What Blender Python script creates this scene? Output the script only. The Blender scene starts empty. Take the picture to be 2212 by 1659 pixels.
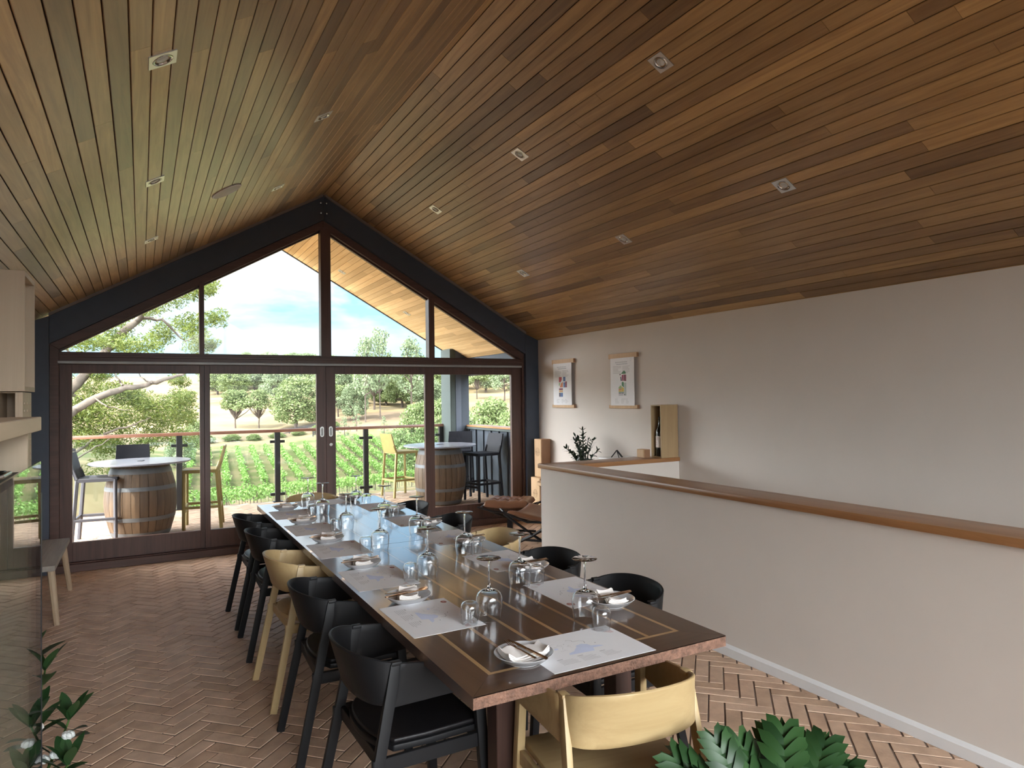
import bpy, bmesh, math, random
from mathutils import Vector, Matrix, Euler, noise as mnoise
R = math.radians
S = bpy.context.scene
COL = S.collection
rnd = random.Random(7)

# ------------------------------------------------------------------ mesh helper
class MB:
    """collects shapes and links them as ONE mesh object"""
    def __init__(s): s.v, s.f, s.m = [], [], []
    def add(s, vs, fs, mi=0, M=None):
        o = len(s.v)
        s.v += [tuple(M @ Vector(p)) if M is not None else tuple(p) for p in vs]
        s.f += [tuple(o + i for i in f) for f in fs]
        s.m += [mi] * len(fs)
        return s
    def box(s, x0, x1, y0, y1, z0, z1, mi=0, M=None):
        v = [(x0,y0,z0),(x1,y0,z0),(x1,y1,z0),(x0,y1,z0),(x0,y0,z1),(x1,y0,z1),(x1,y1,z1),(x0,y1,z1)]
        return s.add(v, [(0,3,2,1),(4,5,6,7),(0,1,5,4),(1,2,6,5),(2,3,7,6),(3,0,4,7)], mi, M)
    def bar(s, a, b, w, d, mi=0, up=(0,0,1), w1=None, d1=None):
        """rectangular bar from a to b, w across, d along 'up'"""
        a, b = Vector(a), Vector(b); z = (b-a).normalized(); u = Vector(up)
        x = z.cross(u)
        if x.length < 1e-4: x = z.cross(Vector((0,1,0)))
        x.normalize(); y = x.cross(z)
        w1 = w if w1 is None else w1; d1 = d if d1 is None else d1
        vs = []
        for p, ww, dd in ((a,w,d),(b,w1,d1)):
            for sx, sy in ((-1,-1),(1,-1),(1,1),(-1,1)): vs.append(p + x*(sx*ww/2) + y*(sy*dd/2))
        return s.add(vs, [(0,1,2,3),(7,6,5,4),(0,4,5,1),(1,5,6,2),(2,6,7,3),(3,7,4,0)], mi)
    def tube(s, pts, r, n=8, mi=0, cap=True, closed=False):
        pts = [Vector(p) for p in pts]; k = len(pts)
        rs = r if isinstance(r, (list, tuple)) else [r]*k
        t0 = (pts[1]-pts[0]).normalized()
        ref = Vector((0,0,1)) if abs(t0.z) < .9 else Vector((1,0,0))
        x = t0.cross(ref).normalized(); vs = []; fs = []
        for i, p in enumerate(pts):
            if closed: t = (pts[(i+1)%k]-pts[i-1]).normalized()
            else: t = (pts[min(i+1,k-1)]-pts[max(i-1,0)]).normalized()
            x = (x - t*x.dot(t)).normalized(); y = t.cross(x)
            for j in range(n):
                a = 2*math.pi*j/n
                vs.append(p + (x*math.cos(a)+y*math.sin(a))*rs[i])
        for i in range(k if closed else k-1):
            for j in range(n):
                a, b = i*n+j, i*n+(j+1)%n
                c, d = ((i+1)%k)*n+(j+1)%n, ((i+1)%k)*n+j
                fs.append((a,b,c,d))
        if cap and not closed:
            fs.append(tuple(range(n-1,-1,-1))); fs.append(tuple(range((k-1)*n, k*n)))
        return s.add(vs, fs, mi)
    def lathe(s, prof, n=32, mi=0, M=None, close=False):
        """prof: list of (r, z); r=0 makes a pole"""
        vs = []; fs = []; idx = []
        for r, z in prof:
            if r < 1e-6: idx.append([len(vs)]*n); vs.append((0,0,z))
            else:
                o = len(vs); idx.append([o+j for j in range(n)])
                vs += [(r*math.cos(2*math.pi*j/n), r*math.sin(2*math.pi*j/n), z) for j in range(n)]
        L = len(prof)
        for i in range(L if close else L-1):
            A, B = idx[i], idx[(i+1)%L]
            for j in range(n):
                q = [A[j], A[(j+1)%n], B[(j+1)%n], B[j]]
                u = []
                for w in q:
                    if w not in u: u.append(w)
                if len(u) > 2: fs.append(tuple(u))
        return s.add(vs, fs, mi, M)
    def prism(s, poly, h0, h1, mi=0, M=None):
        """polygon (x,y) extruded in z from h0 to h1"""
        n = len(poly)
        vs = [(x,y,h0) for x,y in poly]+[(x,y,h1) for x,y in poly]
        fs = [tuple(range(n-1,-1,-1)), tuple(range(n,2*n))]
        fs += [(i,(i+1)%n,n+(i+1)%n,n+i) for i in range(n)]
        return s.add(vs, fs, mi, M)
    def grid(s, fn, nu, nv, mi=0, th=0.0, M=None):
        """sheet fn(u,v)->point, u,v in 0..1; th>0 makes it solid (second skin fn(u,v,th))"""
        vs = []; fs = []
        for i in range(nu+1):
            for j in range(nv+1): vs.append(fn(i/nu, j/nv))
        W = nv+1
        for i in range(nu):
            for j in range(nv): fs.append((i*W+j,(i+1)*W+j,(i+1)*W+j+1,i*W+j+1))
        if th:
            nrm = [Vector((0,0,0)) for _ in vs]
            for f in fs:
                a,b,c,d = [Vector(vs[q]) for q in f]; nn = (c-a).cross(d-b)
                for q in f: nrm[q] += nn
            o = len(vs)
            vs = vs + [tuple(Vector(p)-nrm[i].normalized()*th) for i,p in enumerate(vs)]
            fs2 = [tuple(o+q for q in reversed(f)) for f in fs]
            edge = [(i*W, (i+1)*W) for i in range(nu)] + [(nu*W+j, nu*W+j+1) for j in range(nv)] + \
                   [((i+1)*W+nv, i*W+nv) for i in range(nu)] + [(j+1, j) for j in range(nv)]
            fs = fs + fs2 + [(b,a,o+a,o+b) for a,b in edge]
        return s.add(vs, fs, mi, M)
    def build(s, name, mats, parent=None, smooth=35, bevel=0, seg=1, M=None, weld=False):
        me = bpy.data.meshes.new(name)
        me.from_pydata([tuple(p) for p in s.v], [], s.f)
        if not isinstance(mats, (list, tuple)): mats = [mats]
        for m in mats: me.materials.append(m)
        if len(mats) > 1: me.polygons.foreach_set('material_index', s.m)
        if bevel or weld:
            bm = bmesh.new(); bm.from_mesh(me)
            if weld:
                bmesh.ops.remove_doubles(bm, verts=bm.verts, dist=1e-5); bmesh.ops.recalc_face_normals(bm, faces=bm.faces)
            if bevel:
                es = [e for e in bm.edges if len(e.link_faces)==2 and e.calc_face_angle(0) > .6]
                bmesh.ops.bevel(bm, geom=es, offset=bevel, segments=seg, affect='EDGES', profile=.6, clamp_overlap=True)
            bm.to_mesh(me); bm.free()
        if smooth:
            me.polygons.foreach_set('use_smooth', [True]*len(me.polygons))
            me.set_sharp_from_angle(angle=R(smooth))
        me.update()
        o = bpy.data.objects.new(name, me); COL.objects.link(o)
        if parent: o.parent = parent
        if M is not None: o.matrix_local = M
        return o

def tag(o, label=None, cat=None, group=None, kind=None):
    if label: o['label'] = label
    if cat: o['category'] = cat
    if group: o['group'] = group
    if kind: o['kind'] = kind
    return o
def thing(name, label, cat, loc=(0,0,0), rz=0, group=None):
    o = bpy.data.objects.new(name, None); COL.objects.link(o)
    o.location = loc; o.rotation_euler = (0,0,rz); o.empty_display_size = .1
    return tag(o, label, cat, group)
def struct(o, label=None):
    o['kind'] = 'structure'
    if label: o['label'] = label
    return o
def kids(o): return [c for c in o.children]
def dup(root, loc, rz, label, group=None):
    r = root.copy(); COL.objects.link(r); r.location = loc; r.rotation_euler = (0,0,rz)
    r['label'] = label
    if group: r['group'] = group
    for ch in kids(root):
        c = ch.copy(); COL.objects.link(c); c.parent = r
        for g in kids(ch):
            d = g.copy(); COL.objects.link(d); d.parent = c
    return r

# ------------------------------------------------------------------ materials
def nt(name):
    m = bpy.data.materials.new(name); m.use_nodes = True
    t = m.node_tree; b = t.nodes['Principled BSDF']
    return m, t, b
def lk(t, a, b): t.links.new(a, b)
def setp(b, rough=.5, metal=0, spec=.5, coat=0, sheen=0, crough=.24):
    b.inputs['Roughness'].default_value = rough; b.inputs['Metallic'].default_value = metal
    b.inputs['Specular IOR Level'].default_value = spec
    b.inputs['Coat Weight'].default_value = coat; b.inputs['Coat Roughness'].default_value = crough; b.inputs['Coat IOR'].default_value = 1.72 if crough < .2 else 1.5; b.inputs['Sheen Weight'].default_value = sheen
def node(t, ty, **kw):
    n = t.nodes.new(ty)
    for k, v in kw.items(): setattr(n, k, v)
    return n
def ramp(t, stops):
    n = node(t, 'ShaderNodeValToRGB'); e = n.color_ramp.elements
    while len(e) < len(stops): e.new(.5)
    for q, (p, c) in zip(e, stops): q.position = p; q.color = (*c, 1)
    return n
def flat(name, c, rough=.5, metal=0, spec=.5, var=.06, scale=12, bump=0, bscale=60, coat=0, sheen=0):
    """one colour with a little procedural mottling"""
    m, t, b = nt(name); setp(b, rough, metal, spec, coat, sheen)
    tc = node(t,'ShaderNodeTexCoord'); n = node(t,'ShaderNodeTexNoise')
    n.inputs['Scale'].default_value = scale; n.inputs['Detail'].default_value = 3
    lk(t, tc.outputs['Object'], n.inputs['Vector'])
    r = ramp(t, [(.3,[x*(1-var) for x in c]),(.7,[min(1,x*(1+var)) for x in c])])
    lk(t, n.outputs['Fac'], r.inputs['Fac']); lk(t, r.outputs['Color'], b.inputs['Base Color'])
    if bump:
        n2 = node(t,'ShaderNodeTexNoise'); n2.inputs['Scale'].default_value = bscale
        lk(t, tc.outputs['Object'], n2.inputs['Vector'])
        bp = node(t,'ShaderNodeBump'); bp.inputs['Strength'].default_value = bump; bp.inputs['Distance'].default_value = .01
        lk(t, n2.outputs['Fac'], bp.inputs['Height']); lk(t, bp.outputs['Normal'], b.inputs['Normal'])
    return m
def wood(name, c0, c1, axis='Y', scale=1.0, rough=.5, island=0, spec=.4, coat=0, tones=None, bump=.15, grain=1.0, crough=.24):
    """grain stretched along an axis; island>0 gives every board its own tone"""
    m, t, b = nt(name); setp(b, rough, 0, spec, coat, 0, crough)
    tc = node(t,'ShaderNodeTexCoord'); mp = node(t,'ShaderNodeMapping')
    sc = {'X':(1.2,22,22),'Y':(22,1.2,22),'Z':(22,22,1.2)}[axis]
    mp.inputs['Scale'].default_value = [q*scale for q in sc]
    lk(t, tc.outputs['Object'], mp.inputs['Vector'])
    vec = mp.outputs['Vector']
    g = node(t,'ShaderNodeNewGeometry')
    if island:
        ml = node(t,'ShaderNodeMath', operation='MULTIPLY'); ml.inputs[1].default_value = 57.3
        lk(t, g.outputs['Random Per Island'], ml.inputs[0])
        ad = node(t,'ShaderNodeVectorMath', operation='ADD')
        lk(t, vec, ad.inputs[0]); lk(t, ml.outputs[0], ad.inputs[1]); vec = ad.outputs[0]
    n1 = node(t,'ShaderNodeTexNoise'); n1.inputs['Scale'].default_value = 1.0; n1.inputs['Detail'].default_value = 6
    n1.inputs['Roughness'].default_value = .65; n1.inputs['Distortion'].default_value = 1.2
    lk(t, vec, n1.inputs['Vector'])
    r1 = ramp(t, [(.5-.22/grain, c0),(.5+.2/grain, c1)]); lk(t, n1.outputs['Fac'], r1.inputs['Fac'])
    out = r1.outputs['Color']
    if island:
        r2 = ramp(t, tones or [(0,(.55,.5,.45)),(.5,(.9,.88,.86)),(1,(1.25,1.25,1.25))])
        lk(t, g.outputs['Random Per Island'], r2.inputs['Fac'])
        mx = node(t,'ShaderNodeMix', data_type='RGBA', blend_type='MULTIPLY'); mx.inputs[0].default_value = island
        lk(t, out, mx.inputs[6]); lk(t, r2.outputs['Color'], mx.inputs[7]); out = mx.outputs[2]
    lk(t, out, b.inputs['Base Color'])
    if bump:
        bp = node(t,'ShaderNodeBump'); bp.inputs['Strength'].default_value = bump; bp.inputs['Distance'].default_value = .002
        lk(t, n1.outputs['Fac'], bp.inputs['Height']); lk(t, bp.outputs['Normal'], b.inputs['Normal'])
    return m
def brickmat(name, tones, dirt):
    m, t, b = nt(name); setp(b, .62, 0, .35)
    g = node(t,'ShaderNodeNewGeometry'); r = ramp(t, tones); lk(t, g.outputs['Random Per Island'], r.inputs['Fac'])
    tc = node(t,'ShaderNodeTexCoord'); n = node(t,'ShaderNodeTexNoise'); n.inputs['Scale'].default_value = 9; n.inputs['Detail'].default_value = 8
    lk(t, tc.outputs['Object'], n.inputs['Vector'])
    r2 = ramp(t, [(.35,dirt),(.65,(1.1,1.08,1.05))]); lk(t, n.outputs['Fac'], r2.inputs['Fac'])
    mx = node(t,'ShaderNodeMix', data_type='RGBA', blend_type='MULTIPLY'); mx.inputs[0].default_value = .8
    lk(t, r.outputs['Color'], mx.inputs[6]); lk(t, r2.outputs['Color'], mx.inputs[7]); lk(t, mx.outputs[2], b.inputs['Base Color'])
    n3 = node(t,'ShaderNodeTexNoise'); n3.inputs['Scale'].default_value = 45; n3.inputs['Detail'].default_value = 6
    lk(t, tc.outputs['Object'], n3.inputs['Vector'])
    bp = node(t,'ShaderNodeBump'); bp.inputs['Strength'].default_value = .35; bp.inputs['Distance'].default_value = .006
    lk(t, n3.outputs['Fac'], bp.inputs['Height']); lk(t, bp.outputs['Normal'], b.inputs['Normal'])
    return m
def glass(name, tint=(.97,.985,.98), ior=1.45, rough=0.0, boost=1.0):
    """thin clear glass: Fresnel mix of see-through and mirror"""
    m = bpy.data.materials.new(name); m.use_nodes = True; t = m.node_tree; t.nodes.clear()
    o = node(t,'ShaderNodeOutputMaterial'); tr = node(t,'ShaderNodeBsdfTransparent'); gl = node(t,'ShaderNodeBsdfGlossy')
    tr.inputs['Color'].default_value = (*tint,1); gl.inputs['Roughness'].default_value = rough
    g = node(t,'ShaderNodeNewGeometry'); dp = node(t,'ShaderNodeVectorMath', operation='DOT_PRODUCT')
    lk(t, g.outputs['Normal'], dp.inputs[0]); lk(t, g.outputs['Incoming'], dp.inputs[1])
    def mth(op, a, b=None):
        n = node(t,'ShaderNodeMath', operation=op)
        for i, q in enumerate((a,b)):
            if q is None: continue
            if isinstance(q,(int,float)): n.inputs[i].default_value = q
            else: lk(t, q, n.inputs[i])
        return n.outputs[0]
    f0 = ((ior-1)/(ior+1))**2*boost
    c = mth('SUBTRACT', 1.0, mth('ABSOLUTE', dp.outputs['Value']))
    f = mth('ADD', f0, mth('MULTIPLY', mth('POWER', c, 5.0), 1-f0))
    mx = node(t,'ShaderNodeMixShader'); lk(t, f, mx.inputs[0]); lk(t, tr.outputs[0], mx.inputs[1]); lk(t, gl.outputs[0], mx.inputs[2])
    lk(t, mx.outputs[0], o.inputs[0]); return m
def leafmat(name, ca, cb, rough=.5, trans=.25, spec=.4):
    m, t, b = nt(name); setp(b, rough, 0, spec)
    g = node(t,'ShaderNodeNewGeometry'); r = ramp(t, [(0,ca),(1,cb)]); lk(t, g.outputs['Random Per Island'], r.inputs['Fac'])
    lk(t, r.outputs['Color'], b.inputs['Base Color'])
    if trans:
        tl = node(t,'ShaderNodeBsdfTranslucent'); lk(t, r.outputs['Color'], tl.inputs['Color'])
        mx = node(t,'ShaderNodeMixShader'); mx.inputs[0].default_value = trans
        o = t.nodes['Material Output']; lk(t, b.outputs[0], mx.inputs[1]); lk(t, tl.outputs[0], mx.inputs[2]); lk(t, mx.outputs[0], o.inputs[0])
    return m

M = {}
TN = [(0,(.42,.36,.30)),(.25,(.8,.74,.68)),(.6,(.98,.95,.9)),(1,(1.32,1.3,1.22))]
M['cedar'] = wood('cedar_lining', (.25,.138,.052), (.43,.270,.112), 'Y', 1.0, .42, 1.0, .55, coat=.45, tones=TN, bump=.08)
M['soffit'] = wood('soffit_lining', (.74,.50,.24), (.88,.66,.38), 'Y', 1.0, .5, .6, .3)
M['roof'] = flat('roof_metal', (.05,.055,.06), .5)
M['gap'] = flat('board_gap', (.018,.010,.006), .9)
M['wall'] = flat('painted_plaster', (.67,.615,.565), .8, spec=.2, var=.015, scale=3)
M['white'] = flat('white_paint', (.74,.74,.74), .45, var=.01)
M['steel'] = flat('dark_navy_steel', (.050,.063,.090), .5, spec=.4, var=.05)
M['merbau'] = wood('dark_red_timber', (.060,.031,.025), (.115,.060,.048), 'Z', .8, .42, 0, .4)
M['merbauX'] = wood('dark_red_timber_flat', (.060,.031,.025), (.115,.060,.048), 'X', .8, .42, 0, .4)
M['blind'] = flat('grey_aluminium', (.36,.37,.37), .5, .3)
M['brick'] = brickmat('clay_paver', [(0,(.47,.32,.222)),(.35,(.54,.378,.272)),(.7,(.59,.42,.31)),(1,(.52,.35,.248))], (.78,.76,.74))
M['grout'] = flat('brick_joint', (.22,.165,.13), .9)
M['cap'] = wood('rail_timber', (.22,.095,.035), (.40,.20,.085), 'Y', .7, .33, 0, .5, coat=.2)
M['capX'] = wood('rail_timber_cross', (.22,.095,.035), (.40,.20,.085), 'X', .7, .33, 0, .5, coat=.2)
M['walnut'] = wood('dark_tabletop', (.042,.023,.016), (.095,.053,.037), 'Y', .6, .28, .55, .6, coat=.9, crough=.11, bump=.06)
M['walnutX'] = wood('dark_tabletop_cross', (.042,.023,.016), (.095,.053,.037), 'X', .6, .28, .55, .6, coat=.9, crough=.11, bump=.06)
M['inlay'] = wood('pale_inlay', (.36,.22,.10), (.48,.31,.15), 'Y', .6, .28, 0, .6, coat=.9, crough=.11, bump=.06)
M['rawedge'] = flat('rough_red_edge', (.17,.088,.058), .75, var=.35, scale=60, bump=.7, bscale=120)
M['tleg'] = wood('table_leg_timber', (.026,.013,.010), (.058,.028,.021), 'Z', .8, .45)
M['oak'] = wood('pale_oak', (.36,.25,.118), (.46,.34,.175), 'X', .5, .42, 0, .4, bump=.08)
M['oakZ'] = wood('pale_oak_upright', (.36,.25,.118), (.46,.34,.175), 'Z', .5, .42, 0, .4, bump=.08)
M['black'] = flat('black_lacquer', (.008,.008,.009), .5, spec=.22, var=.1)
M['leatherB'] = flat('black_leather', (.009,.008,.009), .45, spec=.3, bump=.1, bscale=300)
M['plate'] = flat('grey_stoneware', (.46,.46,.47), .22, spec=.55, var=.04)
M['napkin'] = flat('white_linen', (.72,.68,.65), .85, spec=.2, var=.04, scale=90)
M['brass'] = flat('rose_gold_metal', (.50,.33,.21), .2, 1.0)
M['paper'] = flat('white_paper', (.80,.80,.82), .6, spec=.3, var=.01)
M['printB'] = flat('print_blue', (.62,.68,.85), .6, var=.05)
M['printG'] = flat('print_grey', (.55,.54,.56), .6, var=.05)
M['printD'] = flat('print_dark', (.22,.2,.22), .6)
M['printR'] = flat('print_rust', (.36,.15,.12), .6)
M['printP'] = flat('print_pink', (.66,.50,.50), .6)
def solidglass(name, c):
    m = bpy.data.materials.new(name); m.use_nodes = True; t = m.node_tree; t.nodes.clear()
    o = node(t,'ShaderNodeOutputMaterial'); g = node(t,'ShaderNodeBsdfGlass'); g.inputs['Color'].default_value = (*c,1); g.inputs['Roughness'].default_value = 0; g.inputs['IOR'].default_value = 1.46
    lk(t, g.outputs[0], o.inputs[0]); return m
M['glass'] = solidglass('table_glass', (.975,.98,.985))
M['pane'] = glass('window_glass', (.97,.98,.975), 1.2)
M['panel'] = glass('balustrade_glass', (.90,.955,.93), 1.45)
M['case'] = glass('display_glass', (.80,.84,.82), 1.55)
M['chrome'] = flat('brushed_nickel', (.50,.49,.48), .18, 1.0, var=.03)
M['satin'] = flat('satin_steel_plate', (.66,.65,.63), .33, 1.0, var=.03)
M['lens'] = flat('frosted_lens', (.55,.56,.55), .3)
M['speaker'] = flat('white_grille', (.52,.54,.52), .7)
M['birch'] = wood('birch_ply', (.50,.40,.29), (.58,.47,.35), 'Z', .5, .55, 0, .3, bump=.04)
M['birchY'] = wood('birch_ply_edge', (.50,.41,.30), (.60,.50,.38), 'Y', .5, .55, 0, .3, bump=.04)
M['pine'] = wood('pine_crate', (.50,.32,.17), (.62,.42,.25), 'Z', .5, .55, 0, .3, bump=.06)
M['pineD'] = flat('crate_brown_side', (.30,.16,.085), .6)
M['burn'] = flat('branded_mark', (.20,.11,.06), .8)
M['bench'] = wood('weathered_bench', (.22,.19,.165), (.34,.30,.26), 'Y', .6, .6, 0, .3)
M['benchL'] = wood('pale_bench_leg', (.38,.28,.18), (.50,.38,.26), 'Z', .6, .55)
M['leather'] = flat('tan_leather', (.24,.115,.065), .33, spec=.5, var=.12, scale=7, bump=.25, bscale=40)
M['blackmetal'] = flat('black_metal', (.012,.013,.016), .4, .2)
M['bottle'] = flat('dark_bottle', (.008,.010,.008), .1, spec=.6, coat=.3)
M['labelpaper'] = flat('bottle_paper', (.66,.60,.56), .7)
M['barrel'] = wood('barrel_oak', (.06,.037,.021), (.125,.08,.045), 'Z', .5, .6, .5, .3)
M['hoop'] = flat('galvanised_hoop', (.10,.105,.11), .6, .4, var=.15)
M['tabwhite'] = flat('white_laminate', (.27,.28,.32), .2, spec=.5, var=.02)
M['stoolG'] = flat('grey_stool', (.05,.05,.06), .5)
M['stoolB'] = flat('charcoal_stool', (.012,.013,.018), .62, spec=.15)
M['stoolY'] = flat('mustard_stool', (.29,.23,.075), .5)
M['clad'] = flat('grey_cladding', (.055,.066,.082), .65, spec=.15, var=.05)
M['cladL'] = flat('pale_grey_cladding', (.06,.075,.072), .7, spec=.15, var=.05)
M['rail'] = wood('handrail_timber', (.20,.09,.06), (.34,.17,.11), 'X', .6, .35, 0, .5)
M['bark'] = flat('grey_bark', (.095,.076,.06), .9, var=.3, scale=3, bump=.6, bscale=12)
M['barkD'] = flat('brown_bark', (.07,.052,.04), .9, var=.3, scale=1)
M['leafN'] = leafmat('gum_leaf', (.060,.092,.016), (.165,.195,.042), .5, .35)
M['leafA'] = leafmat('olive_leaf', (.085,.120,.042), (.19,.235,.095), .6, .3)
M['leafB'] = leafmat('bright_leaf', (.09,.13,.045), (.18,.23,.09), .6, .3)
M['leafC'] = leafmat('grey_green_leaf', (.10,.14,.072), (.20,.245,.135), .6, .3)
M['vine'] = leafmat('vine_leaf', (.085,.165,.030), (.20,.30,.085), .55, .35)
M['philo'] = leafmat('glossy_green_leaf', (.010,.034,.010), (.026,.070,.020), .42, .08, .35)
M['philoP'] = flat('green_petiole', (.06,.12,.03), .4)
M['zz'] = leafmat('dark_green_leaf', (.010,.022,.012), (.018,.038,.018), .3, .03, .5)
M['pot'] = flat('dark_pot', (.05,.048,.046), .5)
M['berry'] = flat('white_bloom', (.62,.64,.62), .5)
M['soil'] = flat('potting_soil', (.05,.035,.025), .95)
M['blackbox'] = flat('dark_interior', (.035,.028,.024), .5)
SKY, SUNE, EXPO = .25, 2.0, 2.75
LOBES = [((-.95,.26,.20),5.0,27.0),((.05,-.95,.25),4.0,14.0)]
# ------------------------------------------------------------------ the room
D = 7.815; XL, XR, XC, ZR, K = -.95, 4.623, 1.828, 3.947, .567
def zc(x): return ZR - K*abs(x-XC)
XZ = Matrix(((1,0,0,0),(0,0,1,0),(0,1,0,0),(0,0,0,1)))     # (x,y,h) -> (x, h, y)
YZ = Matrix(((0,0,1,0),(1,0,0,0),(0,1,0,0),(0,0,0,1)))     # (x,y,h) -> (h, x, y)
def xz(mb, poly, y0, y1, mi=0): return mb.prism(list(reversed(poly)), y0, y1, mi, XZ)

def boards(name, side, x_out, ya, yb, m, seed):
    r = random.Random(seed); mb = MB(); p = .0715; n = int((x_out)/p)+1
    nv = Vector((side*K,0,1)).normalized()
    for i in range(n):
        a = XC + side*(i*p+.0018); b = XC + side*(min((i+1)*p, x_out)-.0018)
        y = ya - r.uniform(0,2.5)
        while y < yb:
            L = r.uniform(1.4,3.6); y0, y1 = max(ya,y), min(yb,y+L); y += L
            if y1-y0 < .05: continue
            y1 -= .0012
            e = .002
            q = [(a+side*e,0),(b-side*e,0),(b,.002),(b,.014),(a,.014),(a,.002)]
            vs = []
            for yy in (y0,y1):
                for x, t in q:
                    P = Vector((x, yy, zc(x))) + nv*t; vs.append(P)
            fs = [(0,1,7,6),(1,2,8,7),(2,3,9,8),(3,4,10,9),(4,5,11,10),(5,0,6,11),(5,4,3,2,1,0),(6,7,8,9,10,11)]
            if side > 0: fs = [tuple(reversed(f)) for f in fs]
            mb.add(vs, fs)
    # dark deck behind the grooves
    vs = []
    for t in (.0142,.12):
        for x, yy in ((XC-side*.0,ya),(XC+side*x_out,ya),(XC+side*x_out,yb),(XC,yb)):
            P = Vector((x,yy,zc(x))) + Vector((0,0,t*1.15)); vs.append(P)
    mb.add(vs, [(0,1,2,3),(7,6,5,4),(0,4,5,1),(1,5,6,2),(2,6,7,3),(3,7,4,0)], 1)
    return struct(mb.build(name, [m, M['gap']], smooth=0))
boards('ceiling_right', 1, 2.81, -2.45, D+.06, M['cedar'], 3)
boards('ceiling_left', -1, 2.79, -2.45, D+.06, M['cedar'], 5)
boards('ceiling_soffit_right', 1, 2.955, D+.062, 10.74, M['soffit'], 8)
boards('ceiling_soffit_left', -1, 2.95, D+.062, 10.74, M['soffit'], 9)
b = MB(); e = .03
for s, xo in ((1,2.96),(-1,2.96)):
    xa, xb = XC, XC+s*xo
    for y0, y1 in ((10.742,10.775),):
        xz(b, [(xa,zc(xa)-.012),(xb,zc(xb)-.012),(xb,zc(xb)+.2),(xa,zc(xa)+.2)], y0, y1)
struct(b.build('trim_6', M['steel'], smooth=0))

def brickfield(name, x0, x1, y0, y1, inside, seed, mats=None):
    r = random.Random(seed); mb = MB(); W = .080; n = 3; c = math.sqrt(.5)
    N = int(14/W)
    cx, cy = (x0+x1)/2, (y0+y1)/2
    def put(ax, ay, w, h):
        g = .0042
        pts = [(ax+g/W,ay+g/W),(ax+w-g/W,ay+g/W),(ax+w-g/W,ay+h-g/W),(ax+g/W,ay+h-g/W)]
        mx, my = (ax+w/2)*W, (ay+h/2)*W
        X, Y = cx+(mx-my)*c, cy+(mx+my)*c
        if not inside(X, Y): return
        dz = r.uniform(-.0012,.0012); tx, ty = r.uniform(-.008,.008), r.uniform(-.008,.008)
        vs = []
        for ins, z in ((0,-.0035),(.0014/W,0)):
            for k, (u, v) in enumerate(pts):
                u += ins*(1 if k in (0,3) else -1); v += ins*(1 if k < 2 else -1)
                dx, dy = u*W-mx, v*W-my
                px, py = cx+(u*W-v*W)*c, cy+(u*W+v*W)*c
                vs.append((px, py, z+dz+dx*tx+dy*ty))
        mb.add(vs, [(4,5,6,7),(0,1,5,4),(1,2,6,5),(2,3,7,6),(3,0,4,7)])
    for i in range(-N, N):
        for j in range(-N//n, N//n):
            ox, oy = i+j*n, i-j*n
            if abs(ox)*W > 9.5 or abs(oy)*W > 9.5: continue
            put(ox, oy, n, 1); put(ox, oy+1, 1, n)
    return mb
fl = brickfield('floor', XL, XR, -2.4, D, lambda x,y: XL-.08<x<XR+.05 and -2.38<y<D+.06 and not (x>3.33 and y<5.15), 2)
for a in ((XL,3.4,-2.4,D),(3.4,XR,5.1,D)): fl.box(a[0],a[1],a[2],a[3],-.2,-.0045,1)
struct(fl.build('floor', [M['brick'], M['grout']], smooth=0))
dk = brickfield('deck_floor', -3, 4.8, D, 10.8, lambda x,y: -2.9<x<4.8 and D+.16<y<10.70, 4)
dk.box(-3.0,4.95,D+.111,10.76,-.35,-.0045,1)
o = struct(dk.build('floor_deck', [M['brick'], M['grout']], smooth=0)); o.location.z = .098

# plain walls
b = MB(); b.box(XR, XR+.15, -2.52, D+.12, -2.7, zc(XR)+.12); struct(b.build('wall_right', M['wall'], smooth=0))
b = MB(); b.box(XL-.15, XL, -2.52, D+.12, -.2, zc(XL)+.12); struct(b.build('wall_left', M['wall'], smooth=0))
# rear gable behind the camera: glazed like the front one
b = MB(); RY_ = -2.4
b.box(XL,XR,RY_-.12,RY_,-.2,.08); b.box(XL,XL+.16,RY_-.12,RY_,.08,zc(XL)); b.box(XR-.16,XR,RY_-.12,RY_,.08,zc(XR))
for s in (-1,1):
    xo = XL if s < 0 else XR
    xz(b, [(XC,zc(XC)-.33),(xo,zc(xo)-.33),(xo,zc(xo)+.05),(XC,zc(XC)+.05)], RY_-.12, RY_)
struct(b.build('wall_rear', M['steel'], smooth=0))
b = MB()
for x in (.3,1.8,3.2): b.box(x,x+.06,RY_-.1,RY_-.02,.08,zc(x)-.3)
b.box(XL+.16,XR-.16,RY_-.1,RY_-.02,.08,.16); b.box(XL+.16,XR-.16,RY_-.1,RY_-.02,2.0,2.1)
w = struct(b.build('window_5', M['merbau'], smooth=0))
b = MB(); xz(b, [(XL+.16,.16),(XR-.16,.16),(XR-.16,zc(XR)-.3),(XC,zc(XC)-.3),(XL+.16,zc(XL)-.3)], RY_-.07, RY_-.06); b.build('pane', M['pane'], w, smooth=0)
# stair well under the low wall
b = MB(); b.box(3.19,XR,-2.5,5.34,-2.75,-2.6); struct(b.build('floor_stairwell', M['grout'], smooth=0))

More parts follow.
